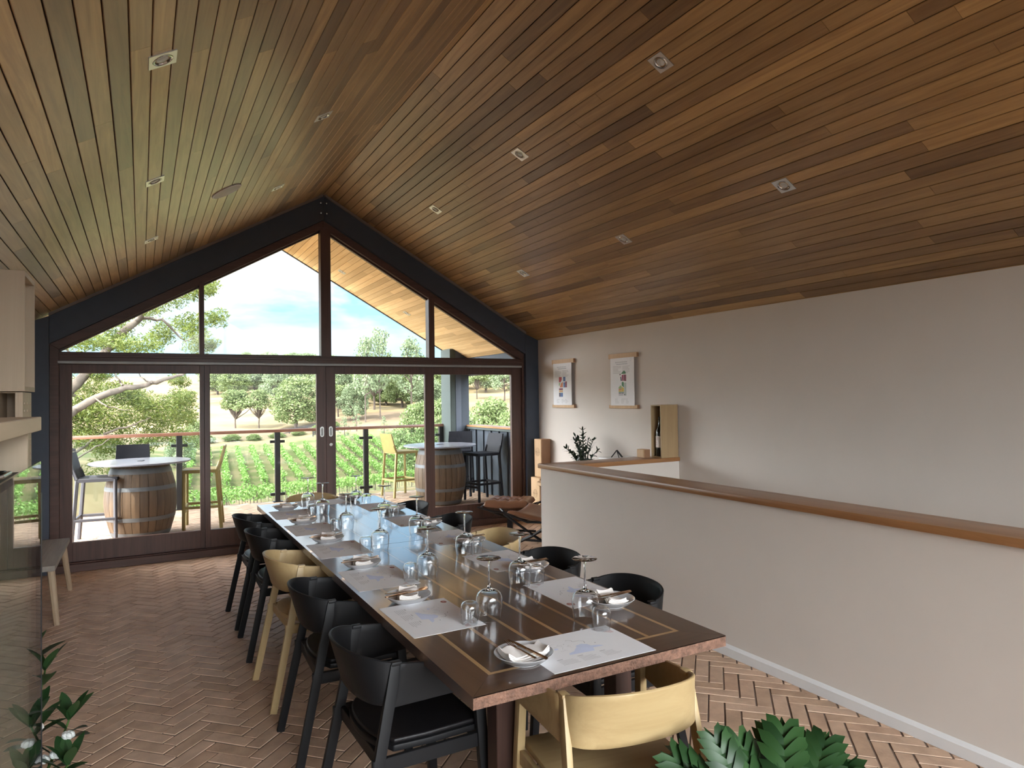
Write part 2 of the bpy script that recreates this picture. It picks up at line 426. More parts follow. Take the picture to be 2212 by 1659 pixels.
# low wall and its timber capping
b = MB(); b.box(3.19,3.40,-2.38,5.34,-2.7,.968); b.box(3.40,XR,5.10,5.34,-2.7,.968)
struct(b.build('wall_low', M['wall'], smooth=0))
b = MB(); b.prism([(3.165,-2.38),(3.425,-2.38),(3.425,5.08),(3.165,5.355)], .968, 1.008)
o = struct(b.build('trim_1', M['cap'], bevel=.006, seg=2), 'long timber capping on the low white wall')
b = MB(); b.prism([(3.166,5.356),(3.426,5.081),(XR-.002,5.081),(XR-.002,5.356)], .968, 1.008)
struct(b.build('trim_2', M['capX'], bevel=.006, seg=2), 'short timber capping on the low wall running to the tall wall')
b = MB()
b.prism([(3.171,0),(3.171,.052),(3.19,.069),(3.19,0)], -5.34, 2.38, 0, Matrix(((1,0,0,0),(0,0,-1,0),(0,1,0,0),(0,0,0,1))))
struct(b.build('baseboard_low_wall', M['white'], smooth=0))
b = MB(); b.box(XR-.016,XR,5.36,D-.03,0,.07); struct(b.build('baseboard_right', M['white'], smooth=0))

# gable end: steel portal, timber frame
zi = lambda x: 3.655 - K*abs(x-XC)          # steel underside / timber outside
zg = lambda x: 3.655 - .092 - K*abs(x-XC)   # timber inside
xl, xr = -.766, 4.432
b = MB(); Y0, Y1 = D-.055, D+.12
xz(b, [(XL,0),(xl,0),(xl,zi(xl)),(xl,zc(xl)-.03),(XL,zc(XL)-.002)], Y0, Y1)
xz(b, [(xr,0),(XR-.001,0),(XR-.001,zc(XR)-.002),(xr,zc(xr)-.03),(xr,zi(xr))], Y0, Y1)
xz(b, [(xl+.003,zi(xl)),(XC-.003,zi(XC)),(XC-.003,zc(XC)-.03),(xl+.003,zc(xl)-.03)], Y0+.004, Y1)
xz(b, [(XC+.003,zi(XC)),(xr-.003,zi(xr)),(xr-.003,zc(xr)-.03),(XC+.003,zc(XC)-.03)], Y0+.004, Y1)
b.box(XC-.006,XC+.006,Y0+.012,Y1,zi(XC)-.005,zc(XC)-.01)
wf = struct(b.build('wall_front', M['steel'], smooth=0))
b = MB()
for x in (-.035,.03):
    for z in (-.045,-.16):
        b.lathe([(0,.012),(.009,.009),(.011,0)], 10, 0, Matrix.Translation((XC+x,Y0+.004,ZR-.06+z+.0)) @ Matrix.Rotation(R(90),4,'X'))
b.build('bolt', M['chrome'], wf)
b = MB()
for s in (-1,1):
    xo = xl if s<0 else xr
    xz(b, [(XC+s*.012,zc(XC)-.033),(xo,zc(xo)-.031),(xo,zc(xo)-.003),(XC+s*.012,zc(XC)-.003)], D-.075, D-.03)
struct(b.build('trim_3', flat('grey_brown_trim', (.20,.16,.145), .6), smooth=0))
b = MB(); g0, g1 = -.69, 4.40; Y0, Y1 = D-.01, D+.10
xz(b, [(xl,0),(g0,0),(g0,zg(g0)),(xl,zi(xl))], Y0, Y1); xz(b, [(g1,0),(xr,0),(xr,zi(xr)),(g1,zg(g1))], Y0, Y1)
xz(b, [(xl,zi(xl)),(g0,zg(g0)),(XC,zg(XC)),(XC,zi(XC))], Y0, Y1); xz(b, [(XC,zi(XC)),(XC,zg(XC)),(g1,zg(g1)),(xr,zi(xr))], Y0, Y1)
b.box(g0,g1,Y0,Y1,1.995,2.105)                                     # transom
b.box(g0,g1,Y0-.012,Y1,2.06,2.085)
b.box(xl,xr,D-.05,D+.11,0,.072)                                     # sill
b.box(xl,xr,D-.012,D+.11,.072,.082)
struct(b.build('trim_4', M['merbauX'], smooth=0, bevel=.003), 'dark red timber frame of the gable glazing')
b = MB(); b.box(-.70,4.385,D-.03,D-.006,1.998,2.024); struct(b.build('trim_5', M['blind'], bevel=.003), 'long grey strip above the sliding doors')
mull = [(.539,.585),(1.795,1.908),(3.098,3.172)]
edges = [(g0,.539),(.585,1.795),(1.908,3.098),(3.172,g1)]
for k, (a, c) in enumerate(edges):
    poly = [(a,2.105),(c,2.105),(c,zg(c)),(a,zg(a))]
    b = MB(); t = .022
    xz(b, [(a,2.105),(c,2.105),(c,2.105+t*.5),(a,2.105+t*.5)], D+.03, D+.07)
    xz(b, [(a,zg(a)-t),(c,zg(c)-t),(c,zg(c)),(a,zg(a))], D+.045, D+.09)
    if k < 3: xz(b, [(mull[k][0],2.1),(mull[k][1],2.1),(mull[k][1],zg(mull[k][1])+.03),(mull[k][0],zg(mull[k][0])+.03)], D-.012, D+.1)
    w = struct(b.build('window_%d' % (k+1), M['merbau'], smooth=0, bevel=.002))
    b = MB(); xz(b, poly, D+.048, D+.056); b.build('pane', M['pane'], w, smooth=0)
doors = [(-.69,.584,-.588,.541),(.586,1.847,.638,1.743),(1.849,3.112,1.955,3.050),(3.114,4.40,3.172,4.256)]
for k, (a, c, ga, gc) in enumerate(doors):
    yo = D+.012 if k in (1,2) else D+.026
    za, zb, z0, z1 = .083, 1.995, .268, 1.907
    b = MB(); y0, y1 = yo, yo+.05
    b.box(a,ga,y0,y1,za,zb); b.box(gc,c,y0,y1,za,zb); b.box(ga,gc,y0,y1,za,z0); b.box(ga,gc,y0,y1,z1,zb)
    d = struct(b.build('door_%d' % (k+1), M['merbau'], smooth=0, bevel=.002))
    b = MB(); b.box(ga,gc,yo+.022,yo+.03,z0,z1); b.build('pane', M['pane'], d, smooth=0)
    if k in (1,2):
        hx = (gc+c)/2+.004 if k == 1 else (a+ga)/2-.004
        b = MB()
        pl = [(hx+.022*math.cos(t)*1.0, 1.252+(.036 if math.sin(t)>0 else -.036)+.022*math.sin(t)) for t in [2*math.pi*q/24 for q in range(24)]]
        xz(b, pl, yo-.006, yo)
        b.build('handle', M['chrome'], d, smooth=30)
        pl = [(hx+(p[0]-hx)*.55, 1.252+(p[1]-1.252)*.78) for p in pl]
        b = MB(); xz(b, pl, yo-.0075, yo-.005); b.build('finger_recess', M['blind'], d, smooth=30)
        if k == 2:
            b = MB(); b.lathe([(0,.012),(.017,.012),(.021,.009),(.022,0)], 24, 0, Matrix.Translation((hx,yo,1.105)) @ Matrix.Rotation(R(90),4,'X'))
            b.box(hx-.014,hx+.014,yo-.02,yo-.011,1.101,1.109); b.build('lock', M['chrome'], d)

# recessed ceiling lights: square plate, round bezel, lens
def downlight(x, y, side, label, group):
    t = thing('downlight', label, 'ceiling light', (x, y, zc(x)), 0, group)
    a = math.atan(K)*side
    t.rotation_euler = (math.pi, a, 0)
    s = .056; b = MB(); ro = .042; n = 32
    vs = [(-s,-s,.004),(s,-s,.004),(s,s,.004),(-s,s,.004),(-s,-s,-.002),(s,-s,-.002),(s,s,-.002),(-s,s,-.002)]
    fs = [(0,1,5,4),(1,2,6,5),(2,3,7,6),(3,0,4,7)]
    ring = [(ro*math.cos(2*math.pi*i/n+math.pi/4+math.pi), ro*math.sin(2*math.pi*i/n+math.pi/4+math.pi), .004) for i in range(n)]
    vs += ring
    q = n//4
    for c in range(4):
        for i in range(q):
            fs.append((c, 8+(c*q+i+1)%n, 8+(c*q+i)%n))
        fs.append((c, (c+1)%4, 8+((c+1)*q)%n))
    b.add(vs, fs); b.build('plate', M['satin'], t, smooth=0)
    b = MB(); b.lathe([(.042,.004),(.040,.006),(.033,.0045),(.026,-.004)], 32); b.build('bezel', M['chrome'], t)
    b = MB(); b.lathe([(.0265,-.004),(.024,.001),(.014,.0045),(0,.006)], 32); b.build('lens', M['lens'], t)
    return t
G = 'recessed ceiling lights'
rows = [(2.96,'first'),(4.60,'second'),(6.335,'third')]
for (y, od) in rows:
    far = {'first':'farthest from the gable glazing','second':'in the middle of its row','third':'closest to the gable glazing'}[od]
    downlight(.078, y+.03*(od=='second'), -1, 'downlight in the left ceiling slope beside the eave, '+far, G)
    if od != 'first': downlight(1.085, y, -1, 'downlight in the left slope beside the ridge, '+('farther of the two' if od == 'second' else 'closer of the two')+' from the gable', G)
    downlight(2.602, y, 1, 'downlight in the right ceiling slope beside the ridge, '+far, G)
    downlight(3.601, y, 1, 'downlight in the right ceiling slope above the tall wall, '+far, G)
G = 'downlights in the outdoor soffit'
downlight(2.612, 8.9, 1, 'soffit downlight outside, high up and just beyond the glass', G)
downlight(2.617, 10.02, 1, 'soffit downlight outside, high up and out by the roof edge', G)
downlight(3.618, 10.02, 1, 'soffit downlight outside, low down and out by the roof edge', G)
downlight(3.61, 8.9, 1, 'soffit downlight outside, low down and just beyond the glass', G)
t = thing('ceiling_speaker', 'round white flush speaker in the left ceiling slope between two downlights', 'speaker', (.587,5.66,zc(.587)))
t.rotation_euler = (math.pi, -math.atan(K), 0)
b = MB(); b.lathe([(.118,-.004),(.122,.004),(.118,.009),(.112,.010)], 48); b.build('rim', M['white'], t)
b = MB(); b.lathe([(.112,.0098),(.06,.0102),(0,.0104)], 48); b.build('grille', M['speaker'], t)
# ------------------------------------------------------------------ outside the glass: deck things
ZD = .098
t = thing('glass_balustrade', 'glass balustrade with dark posts and red timber handrail at the deck edge', 'balustrade', (0,10.67,ZD))
PX = [-2.2,-.866,.469,1.790,3.139,4.43]
b = MB(); b.bar((-2.5,0,1.06),(4.47,0,1.06),.075,.045); b.build('handrail', M['rail'], t, bevel=.012, seg=2)
for i, x in enumerate(PX):
    b = MB(); b.box(x-.038,x+.038,-.03,.03,0,1.037); b.box(x-.07,x+.07,-.05,.05,0,.012)
    p = b.build('post', M['blackmetal'], t, bevel=.003)
    for z in (.115,.90):
        b = MB(); b.box(x-.105,x+.105,-.022,.022,z-.02,z+.02); b.build('clamp', M['blackmetal'], p, bevel=.003)
for a, c in zip(PX, PX[1:]):
    b = MB(); b.box(a+.06,c-.06,-.006,.006,.06,1.0); b.build('glass_panel', M['panel'], t, smooth=0)
# side parapet, beam above it and the corner pillar
b = MB(); b.box(4.80,4.95,D+.12,10.72,-.35,1.10)
for k in range(10):
    y = 8.15+k*.27; b.box(4.775,4.80,y,y+.035,ZD,1.10)
o = struct(b.build('wall_parapet', M['clad'], smooth=0, bevel=.002), 'grey boarded parapet along the side of the deck')
b = MB(); b.box(4.735,4.98,D+.125,10.32,1.10,1.135); o2 = b.build('coping', M['cladL'], o, bevel=.004)
b = MB(); b.box(4.74,4.975,D+.125,10.32,1.136,1.165); b.build('timber_top', M['cap'], o, bevel=.004)
b = MB(); b.box(4.79,4.95,D+.12,10.74,1.98,2.42); struct(b.build('trim_7', M['clad'], smooth=0), 'grey beam under the outdoor eave')
b = MB(); b.box(4.465,4.62,10.335,10.72,ZD,2.42); b.box(4.48,4.60,10.331,10.34,ZD,2.42)
pl = struct(b.build('column_deck', M['cladL'], smooth=0, bevel=.003), 'pillar at the corner of the deck')
b = MB(); b.box(4.56,4.655,10.322,10.72,ZD,2.42); b.build('steel_core', M['steel'], pl, smooth=0)
b = MB(); b.box(4.655,4.80,10.330,10.72,ZD,2.42); b.build('side_panel', M['clad'], pl, smooth=0, bevel=.003)

def barrel_table(x, y, label, seed):
    t = thing('barrel_table', label, 'bar table', (x,y,ZD), seed*1.3, 'wine barrel tables on the deck')
    b = MB(); n = 26; H = .815
    rad = lambda z: .285 + .085*math.sin(math.pi*min(1,max(0,z/H)))**.9
    for k in range(n):                                    # staves
        a0 = 2*math.pi*k/n+.006; a1 = 2*math.pi*(k+1)/n-.006; vs = []; fs = []
        Z = [H*q/12 for q in range(13)]
        for z in Z:
            for a, rr in ((a0,0),(( a0+a1)/2,.0015),(a1,0),(a1,-.03),(a0,-.03)):
                r = rad(z)+rr; vs.append((r*math.cos(a), r*math.sin(a), z))
        for i in range(12):
            for j in range(5): fs.append((i*5+j,i*5+(j+1)%5,(i+1)*5+(j+1)%5,(i+1)*5+j))
        fs += [(4,3,2,1,0),(60,61,62,63,64)]
        b.add(vs, fs)
    b.build('staves', M['barrel'], t, smooth=50)
    b = MB(); b.lathe([(0,.76),(.275,.76),(.275,.74),(0,.74)], 32); b.build('barrel_head', M['barrel'], t)
    for z0, w in ((.02,.05),(.20,.045),(.535,.045),(.72,.06)):
        b = MB(); q = [(rad(z0+w*i/4)+.004, z0+w*i/4) for i in range(5)]
        b.lathe(q+[(r-.006,z) for r,z in reversed(q)], 48, close=True); b.build('hoop', M['hoop'], t)
    b = MB(); b.lathe([(.40,.822),(.518,.826),(.522,.832),(.522,.840),(.517,.845),(.03,.845),(.028,.838),(0,.838)], 64); b.lathe([(.40,.822),(.0,.822)],64)
    b.build('table_top', M['tabwhite'], t)
    b = MB(); b.box(-.05,.05,-.028,.028,.846,.851); b.build('cable_cap', M['hoop'], t, bevel=.002)
    b = MB(); b.lathe([(0,.80),(.10,.80),(.10,.822),(0,.822)],24); b.build('top_block', M['blackmetal'], t)
barrel_table(-.005, 8.92, 'wine barrel table with round white top in front of the big branching gum tree', 1)
barrel_table(3.79, 9.17, 'wine barrel table with round white top beside the corner pillar', 2)

def bar_stool(m, label):
    """square-legged bar stool with a low solid back; faces +y"""
    t = thing('bar_stool', label, 'bar stool', (0,0,0), 0, 'bar stools around the barrel tables')
    for sx in (-1,1):
        b = MB(); b.bar((sx*.19,.175,0),(sx*.185,.17,.69),.034,.034); b.build('leg', m, t, bevel=.006)
        b = MB(); b.bar((sx*.20,-.235,0),(sx*.185,-.185,.69),.034,.036); b.bar((sx*.185,-.185,.69),(sx*.175,-.225,.80),.034,.036)
        b.build('leg', m, t, bevel=.006)
    b = MB(); b.grid(lambda u,v: ((u-.5)*.39, -.2+v*.39, .705-.012*math.sin(math.pi*u)*math.sin(math.pi*v)), 8, 8, 0, .022)
    b.box(-.19,.19,.168,.19,.665,.70); b.box(-.19,.19,-.2,-.18,.665,.70); b.box(-.2,-.18,-.18,.17,.665,.70); b.box(.18,.2,-.18,.17,.665,.70)
    b.build('seat', m, t, bevel=.002)
    b = MB(); b.grid(lambda u,v: ((u-.5)*(.40-.03*v), -.205-.07*v-.018*math.sin(math.pi*u), .69+v*.285), 10, 6, 0, .018)
    b.build('backrest', m, t)
    for z, (y0,y1) in ((.26,(.17,-.22)),):
        b = MB(); b.bar((-.19,y0,z-.05),(.19,y0,z-.05),.03,.03); b.bar((-.195,y1,z),(.195,y1,z),.03,.03)
        b.bar((-.192,y0,z),(-.196,y1,z),.03,.03); b.bar((.192,y0,z),(.196,y1,z),.03,.03)
        b.bar((-.19,y0,z),(.19,y0,z),.03,.03); b.build('footrest', m, t, bevel=.004)
    return t
s = bar_stool(M['stoolG'], 'grey bar stool at the left end of the table by the gum tree'); s.location = (-.40,8.80,ZD); s.rotation_euler.z = R(-96)
s = bar_stool(M['stoolB'], 'charcoal bar stool standing behind the white table by the gum tree'); s.location = (-.11,9.72,ZD); s.rotation_euler.z = R(176)
s0 = bar_stool(M['stoolY'], 'mustard bar stool with its back to the corner where two glass doors meet'); s0.location = (.635,9.1,ZD); s0.rotation_euler.z = R(82)
s0['label'] = 'mustard bar stool to the right of the barrel table by the gum tree'
dup(s0, (3.58,10.25,ZD), R(-80), 'mustard bar stool to the left of the barrel table by the pillar')
s1 = bar_stool(M['stoolB'], 'charcoal bar stool beside the grey parapet, in front of its twin'); s1.location = (4.42,9.1,ZD); s1.rotation_euler.z = R(98)
dup(s1, (4.36,9.78,ZD), R(150), 'charcoal bar stool between the pillar barrel table and the parapet, behind its twin')

# ------------------------------------------------------------------ left side: display cabinet, wall cabinet, bench, plant
t = thing('display_cabinet', 'tall glass-fronted display cabinet with thick pale timber top at the left edge', 'cabinet', (0,0,0))
xa, xb, ya, yb = XL+.005, -.255, -.9, 2.40
b = MB(); b.box(xa,xb,ya,yb,1.541,1.581); b.build('timber_top', M['birchY'], t, bevel=.002)
b = MB(); b.box(xa,xb-.03,yb-.022,yb-.002,.0,1.541); b.build('end_panel', M['birch'], t, bevel=.0015)
b = MB(); b.box(xa,xa+.02,ya,yb-.022,0,1.541); b.build('back_panel', M['birch'], t, smooth=0)
b = MB(); b.box(xb-.006,xb,ya,yb-.012,.03,1.453); b.build('glass_front', M['case'], t, smooth=0)
b = MB(); b.box(xb-.012,xb+.001,yb-.012,yb,.0,1.36); b.build('corner_trim', M['blackmetal'], t, smooth=0)
b = MB(); b.box(xa+.02,xb-.05,ya,yb-.022,1.40,1.425); b.build('counter_shelf', M['blackbox'], t, smooth=0)
b = MB(); b.box(xa+.02,xb-.02,ya,yb-.022,0,.03); b.box(xa+.02,xa+.03,ya,yb-.022,.03,1.4); b.build('interior', M['blackbox'], t, smooth=0)
t = thing('serving_tray', 'dark metal tray lying on the shelf under the cabinet top', 'tray', (-.46,1.95,1.4255))
b = MB(); b.grid(lambda u,v: ((u-.5)*.30, (v-.5)*.5, .02*max(0,(max(abs(u-.5),abs(v-.5))-.42)/.08)), 24, 24, 0, .003); b.build('tray_body', M['blackmetal'], t)
b = MB(); b.tube([(.155,-.06,.022),(.185,-.05,.03),(.185,.05,.03),(.155,.06,.022)], .005); b.build('handle', M['chrome'], t)
t = thing('wall_cabinet', 'pale plywood wall cabinet with an open niche on its end, high by the eave', 'cabinet', (0,0,0))
X0, X1, Y0, Y1, Z0, Z1 = XL+.003, -.54, 4.4, 4.79, 1.685, 2.325
b = MB(); w = .016
b.box(X0,X1,Y0,Y0+w,Z0,Z1); b.box(X0,X1,Y1-w,Y1,Z0,Z1); b.box(X0,X1,Y0+w,Y1-w,Z0,Z0+w*1.6); b.box(X0,X1,Y0+w,Y1-w,Z1-w*1.6,Z1)
b.build('case', M['birch'], t, bevel=.0012)
b = MB(); b.box(X1-.20,X1-.185,Y0+w,Y1-w,Z0+w*1.6,Z1-w*1.6); b.build('niche_back', M['birch'], t, smooth=0)
b = MB()
pts = [(X0+.01,0),(-.655,0)]
q = [(-.70,1.80)]+[( -.655+.006*math.cos(math.pi*i), 1.80+i*.018) for i in range(22)]+[(-.655,2.21),(-.66,2.30),(-.70,2.30)]
xz(b, q, Y0-.03, Y0); b.build('notched_rail', M['birch'], t, smooth=0)
t = thing('bottle_rack', 'pale upright plywood rack standing under the wall cabinet', 'rack', (0,0,0))
for i, x in enumerate((XL+.003,-.80,-.68,-.585)):
    b = MB(); b.box(x,x+.014,4.42,4.77,0,1.68); b.build('divider', M['birch'], t, bevel=.001)
b = MB(); b.box(XL+.003,-.56,4.755,4.775,0,1.68); b.build('back_panel', M['birch'], t, smooth=0)
b = MB(); b.box(-.571,-.552,4.425,4.75,0,1.68)
for k in range(40):
    for j in range(3): b.lathe([(0,.006),(.006,.004),(.007,0)], 8, 0, Matrix.Translation((-.552,4.47+j*.11,.06+k*.04)) @ Matrix.Rotation(R(90),4,'Y'))
b.build('peg_panel', M['birch'], t, smooth=0)

t = thing('bench', 'low weathered timber bench with splayed pale legs by the doors', 'bench', (-.735,6.52,0))
r_ = random.Random(4)
b = MB(); b.box(-.185,.185,-.58,.58,.405,.445); b.build('seat', M['bench'], t, bevel=.006, seg=2)
for sx in (-1,1):
    for sy in (-1,1):
        b = MB(); b.tube([(sx*.19,sy*.53,0),(sx*.145,sy*.45,.406)], [.019,.026], 8); b.build('leg', M['benchL'], t)

def leaf_sheet(mb, base, dir, nrm, L, W, bend=.3, fold=.15, n=6, mi=0, shape=None):
    """one leaf blade: midrib from base along dir, curving towards -nrm"""
    d = Vector(dir).normalized(); s = d.cross(Vector(nrm)).normalized(); u = s.cross(d).normalized()
    shape = shape or (lambda t: math.sin(math.pi*min(1,t*.92+.06))**.8)
    vs = []; fs = []
    for i in range(n+1):
        t = i/n; c = Vector(base) + d*(L*t*(1-.15*bend*t)) - u*(bend*L*t*t*.6)
        w = W*.5*shape(t)
        vs += [c - s*w + u*fold*w, c, c + s*w + u*fold*w]
    for i in range(n):
        for j in (0,1): fs.append((i*3+j,i*3+j+1,(i+1)*3+j+1,(i+1)*3+j))
    mb.add(vs, fs, mi)
def stemplant():
    t = thing('flowering_plant', 'leafy stems with white blooms standing past the end of the glass cabinet', 'plant', (-.37,2.70,0)); t.scale = (1,1,1.22)
    r = random.Random(11)
    b = MB(); b.lathe([(0,0),(.085,0),(.10,.02),(.115,.25),(.118,.26),(.105,.26),(.10,.22),(0,.22)], 32); b.build('pot', M['pot'], t)
    stems = [((.0,.0,.22),(.10,-.06,.34),(.165,-.09,.50)),((.0,.02,.22),(.07,-.10,.30),(.17,-.19,.42)),((0,-.02,.22),(.01,-.14,.36),(.09,-.22,.56)),((0,0,.22),(.05,-.12,.40),(.11,-.17,.66)),
             ((0,0,.22),(-.08,-.02,.4),(-.12,-.05,.6)),((0,0,.22),(0,.10,.42),(.03,.15,.62))]
    F = MB()
    for s in stems:
        p = [Vector(q) for q in s]
        pt = lambda u: p[0].lerp(p[1],u).lerp(p[1].lerp(p[2],u),u)
        b = MB(); b.tube([pt(i/8) for i in range(9)], [.006-.0004*i for i in range(9)], 6); b.build('stem', M['philoP'], t)
        for i in range(5,14):
            u = i/13; q = pt(u); a = r.uniform(0,6.28)+i*2.4; tan = (pt(min(1,u+.05))-pt(u-.05)).normalized()
            d = Vector((math.cos(a), math.sin(a), .25))+tan*.7
            leaf_sheet(F, q, d, (0,0,1), r.uniform(.085,.14), r.uniform(.035,.055), .35, .2)
        for k in range(4):
            a = k*1.57+r.uniform(0,1); leaf_sheet(F, p[2], Vector((math.cos(a)*.6,math.sin(a)*.6,.8)), (0,0,1), .085, .035, .2, .2)
    F.build('foliage', M['philo'], t, smooth=60)
    for q in ((.165,-.14,.475),(.10,-.15,.43),(.135,-.16,.44),(.09,-.20,.53),(.06,-.18,.48)):
        b = MB()
        for k in range(5):
            a = k*1.256; b.lathe([(0,-.008),(.012,-.003),(.015,.005),(.008,.013),(0,.015)], 10, 0, Matrix.Translation(Vector(q)+Vector((math.cos(a)*.009,math.sin(a)*.009,0))) @ Matrix.Rotation(.5,4,'Y') @ Matrix.Scale(.75,4))
        b.build('bloom', M['berry'], t)
stemplant()
# ------------------------------------------------------------------ tables
TX0, TX1, ZT = .842, 1.846, .75
def table(ya, yb, label):
    t = thing('dining_table', label, 'table', ((TX0+TX1)/2,(ya+yb)/2,0), 0, 'two dining tables pushed end to end')
    hx, hy = (TX1-TX0)/2, (yb-ya)/2; b = MB(); z0, z1 = .7465, ZT
    bx, by, w = .111, .121, .0145
    b.box(-hx,hx,-hy+.002,hy-.002,.712,z0,0)
    for s in (-1,1): b.box(-hx,hx,min(s*(hy-.002),s*hy),max(s*(hy-.002),s*hy),.712,z1-.0004,3)
    ix, iy = hx-bx, hy-by
    P = lambda poly, mi: b.prism(poly, z0, z1, mi)
    e = .0006
    P([(-hx,-hy+e),(-ix-e,-iy),(-ix-e,iy),(-hx,hy-e)],0); P([(hx,-hy+e),(hx,hy-e),(ix+e,iy),(ix+e,-iy)],0)
    P([(-hx+e,-hy),(hx-e,-hy),(ix,-iy-e),(-ix,-iy-e)],1); P([(-hx+e,hy),(-ix,iy+e),(ix,iy+e),(hx-e,hy)],1)
    P([(-ix,-iy),(ix,-iy),(ix-w,-iy+w),(-ix+w,-iy+w)],2); P([(-ix,iy),(-ix+w,iy-w),(ix-w,iy-w),(ix,iy)],2)
    P([(-ix,-iy),(-ix+w,-iy+w),(-ix+w,iy-w),(-ix,iy)],2); P([(ix,-iy),(ix,iy),(ix-w,iy-w),(ix-w,-iy+w)],2)
    n = 6; step = (2*ix-w)/n; yy = iy-w-e
    for k in range(n):
        a = -ix+w+k*step; c = a+step-w
        P([(a+e,-yy),(c-e,-yy),(c-e,yy),(a+e,yy)],0)
        if k < n-1: P([(c,-yy),(c+w,-yy),(c+w,yy),(c,yy)],2)
    b.build('tabletop', [M['walnut'],M['walnutX'],M['inlay'],M['rawedge']], t, smooth=0)
    lx, ly = .25, hy-.31
    for sx in (-1,1):
        for sy in (-1,1):
            b = MB(); b.box(sx*lx-.038,sx*lx+.038,sy*ly-.038,sy*ly+.038,0,.712); b.build('leg', M['tleg'], t, bevel=.003)
    b = MB()
    for s in (-1,1):
        b.box(s*lx-.012,s*lx+.012,-ly+.038,ly-.038,.60,.711); b.box(-hx+.16,hx-.16,s*ly-.03,s*ly+.03,.66,.711); b.box(-lx+.038,lx-.038,s*ly-.02,s*ly+.02,.10,.16)
    b.build('apron', M['tleg'], t, smooth=0)
table(1.81, 3.957, 'dark inlaid dining table at the leafy plant end, three-sided seating')
table(3.962, 6.0, 'dark inlaid dining table at the glass door end')

# ------------------------------------------------------------------ chairs: bent-ply shell on four legs, faces +y
def pw(v, p): return math.copysign(abs(v)**p, v)
def make_chair(wd, wdz, pad, label):
    t = thing('dining_chair', label, 'chair', (0,0,0), 0, 'bent-plywood armchairs around the tables')
    zt, zb = .766, .594
    def shell(u, v):
        th = (u-.5)*math.pi; k = 1-v; a = .224+.004*k; f = -.102-.022*k; ry = -.264+.050*k
        dip = .034*abs(2*u-1)**2.2
        z = zb+(zt-dip-zb)*v + (1-v)*.008*abs(2*u-1)**3
        return (a*pw(math.sin(th),.93), f+(ry-f)*abs(math.cos(th))**.93, z)
    b = MB(); b.grid(shell, 40, 8, 0, .011); b.build('backrest', wd, t, smooth=45, bevel=.002)
    for s in (-1,1):
        def arm(u, v):
            k = 1-v; zt_ = .732-.050*u**1.2; zb_ = .588+.014*u
            x = (.221+.026*u-.004*k)*s; y = -.098-.022*k+(.31+.01*k)*u
            return (x, y, zb_+(zt_-zb_)*v)
        b = MB(); b.grid(arm if s < 0 else (lambda u,v: arm(1-u,v)), 12, 5, 0, .011)
        b.build('armrest', wd, t, smooth=45, bevel=.002)
        b = MB(); b.bar((s*.250,-.268,0),(s*.2195,-.110,.728),.025,.036,0,(0,1,0),.019,.040)
        b.bar((s*.204,-.110,.731),(s*.2305,-.110,.731),.036,.014)
        b.build('leg', wdz, t, bevel=.004, seg=2)
        b = MB(); b.bar((s*.254,.222,0),(s*.232,.186,.655),.034,.034,0,(0,1,0),.026,.04); b.build('leg', wdz, t, bevel=.004, seg=2)
    out = [(-.222,.218),(-.226,.0),(-.215,-.12)] + [(.19*math.sin(a),-.12-.065*math.cos(a)) for a in [R(-80+16*i) for i in range(11)]] + [(.215,-.12),(.226,0),(.222,.218)]
    out = list(reversed(out))
    b = MB(); b.prism(out, .436, .458); b.build('seat', wd, t, bevel=.005, seg=2, smooth=50)
    b = MB()
    for s in (-1,1): b.bar((s*.232,-.20,.412),(s*.236,.19,.412),.018,.048)
    b.bar((-.23,.20,.412),(.23,.20,.412),.018,.048); b.bar((-.21,-.165,.412),(.21,-.165,.412),.018,.048)
    b.build('seat_frame', wd, t, bevel=.002)
    if pad:
        b = MB(); o = [(x*.955,y*.955) for x,y in out]; b.prism(o,.458,.474); b.build('seat_pad', M['leatherB'], t, bevel=.007, seg=3, smooth=60)
    return t
ch_b = make_chair(M['black'], M['black'], True, '')
ch_o = make_chair(M['oak'], M['oakZ'], False, '')
used = {}
ORD = ['first from the plant end', 'second from the plant end', 'third from the plant end', 'second from the door end', 'first from the door end']
SIDE = {'L':'open-floor side', 'R':'low-wall side'}
def place_chair(kind, x, y, rz, label):
    src = ch_b if kind == 'b' else ch_o
    if kind not in used:
        used[kind] = 1; src.location = (x,y,0); src.rotation_euler.z = rz; src['label'] = label
    else: dup(src, (x,y,0), rz, label)
LY = [2.44,3.25,3.98,4.76,5.44]; RY = [2.52,3.19,3.87,4.56,5.31]
for i in range(5):
    k = 'o' if i == 2 else 'b'
    cn = 'pale oak armchair' if k == 'o' else 'black armchair'
    place_chair(k, .852, LY[i], R(-90+(1.5,-2,2,-1,1)[i]), '%s on the open-floor side, %s' % (cn, ORD[i]))
    place_chair(k, (1.815,1.835,1.85,1.84,1.80)[i], RY[i], R(90+(-2,3,1,-2,2)[i]), '%s on the low-wall side, %s' % (cn, ORD[i]))
place_chair('o', 1.330, 1.812, R(-7), 'pale oak armchair at the head of the table beside the leafy plant')
place_chair('o', 1.34, 6.12, R(180), 'pale oak armchair at the head of the table in front of the doors')

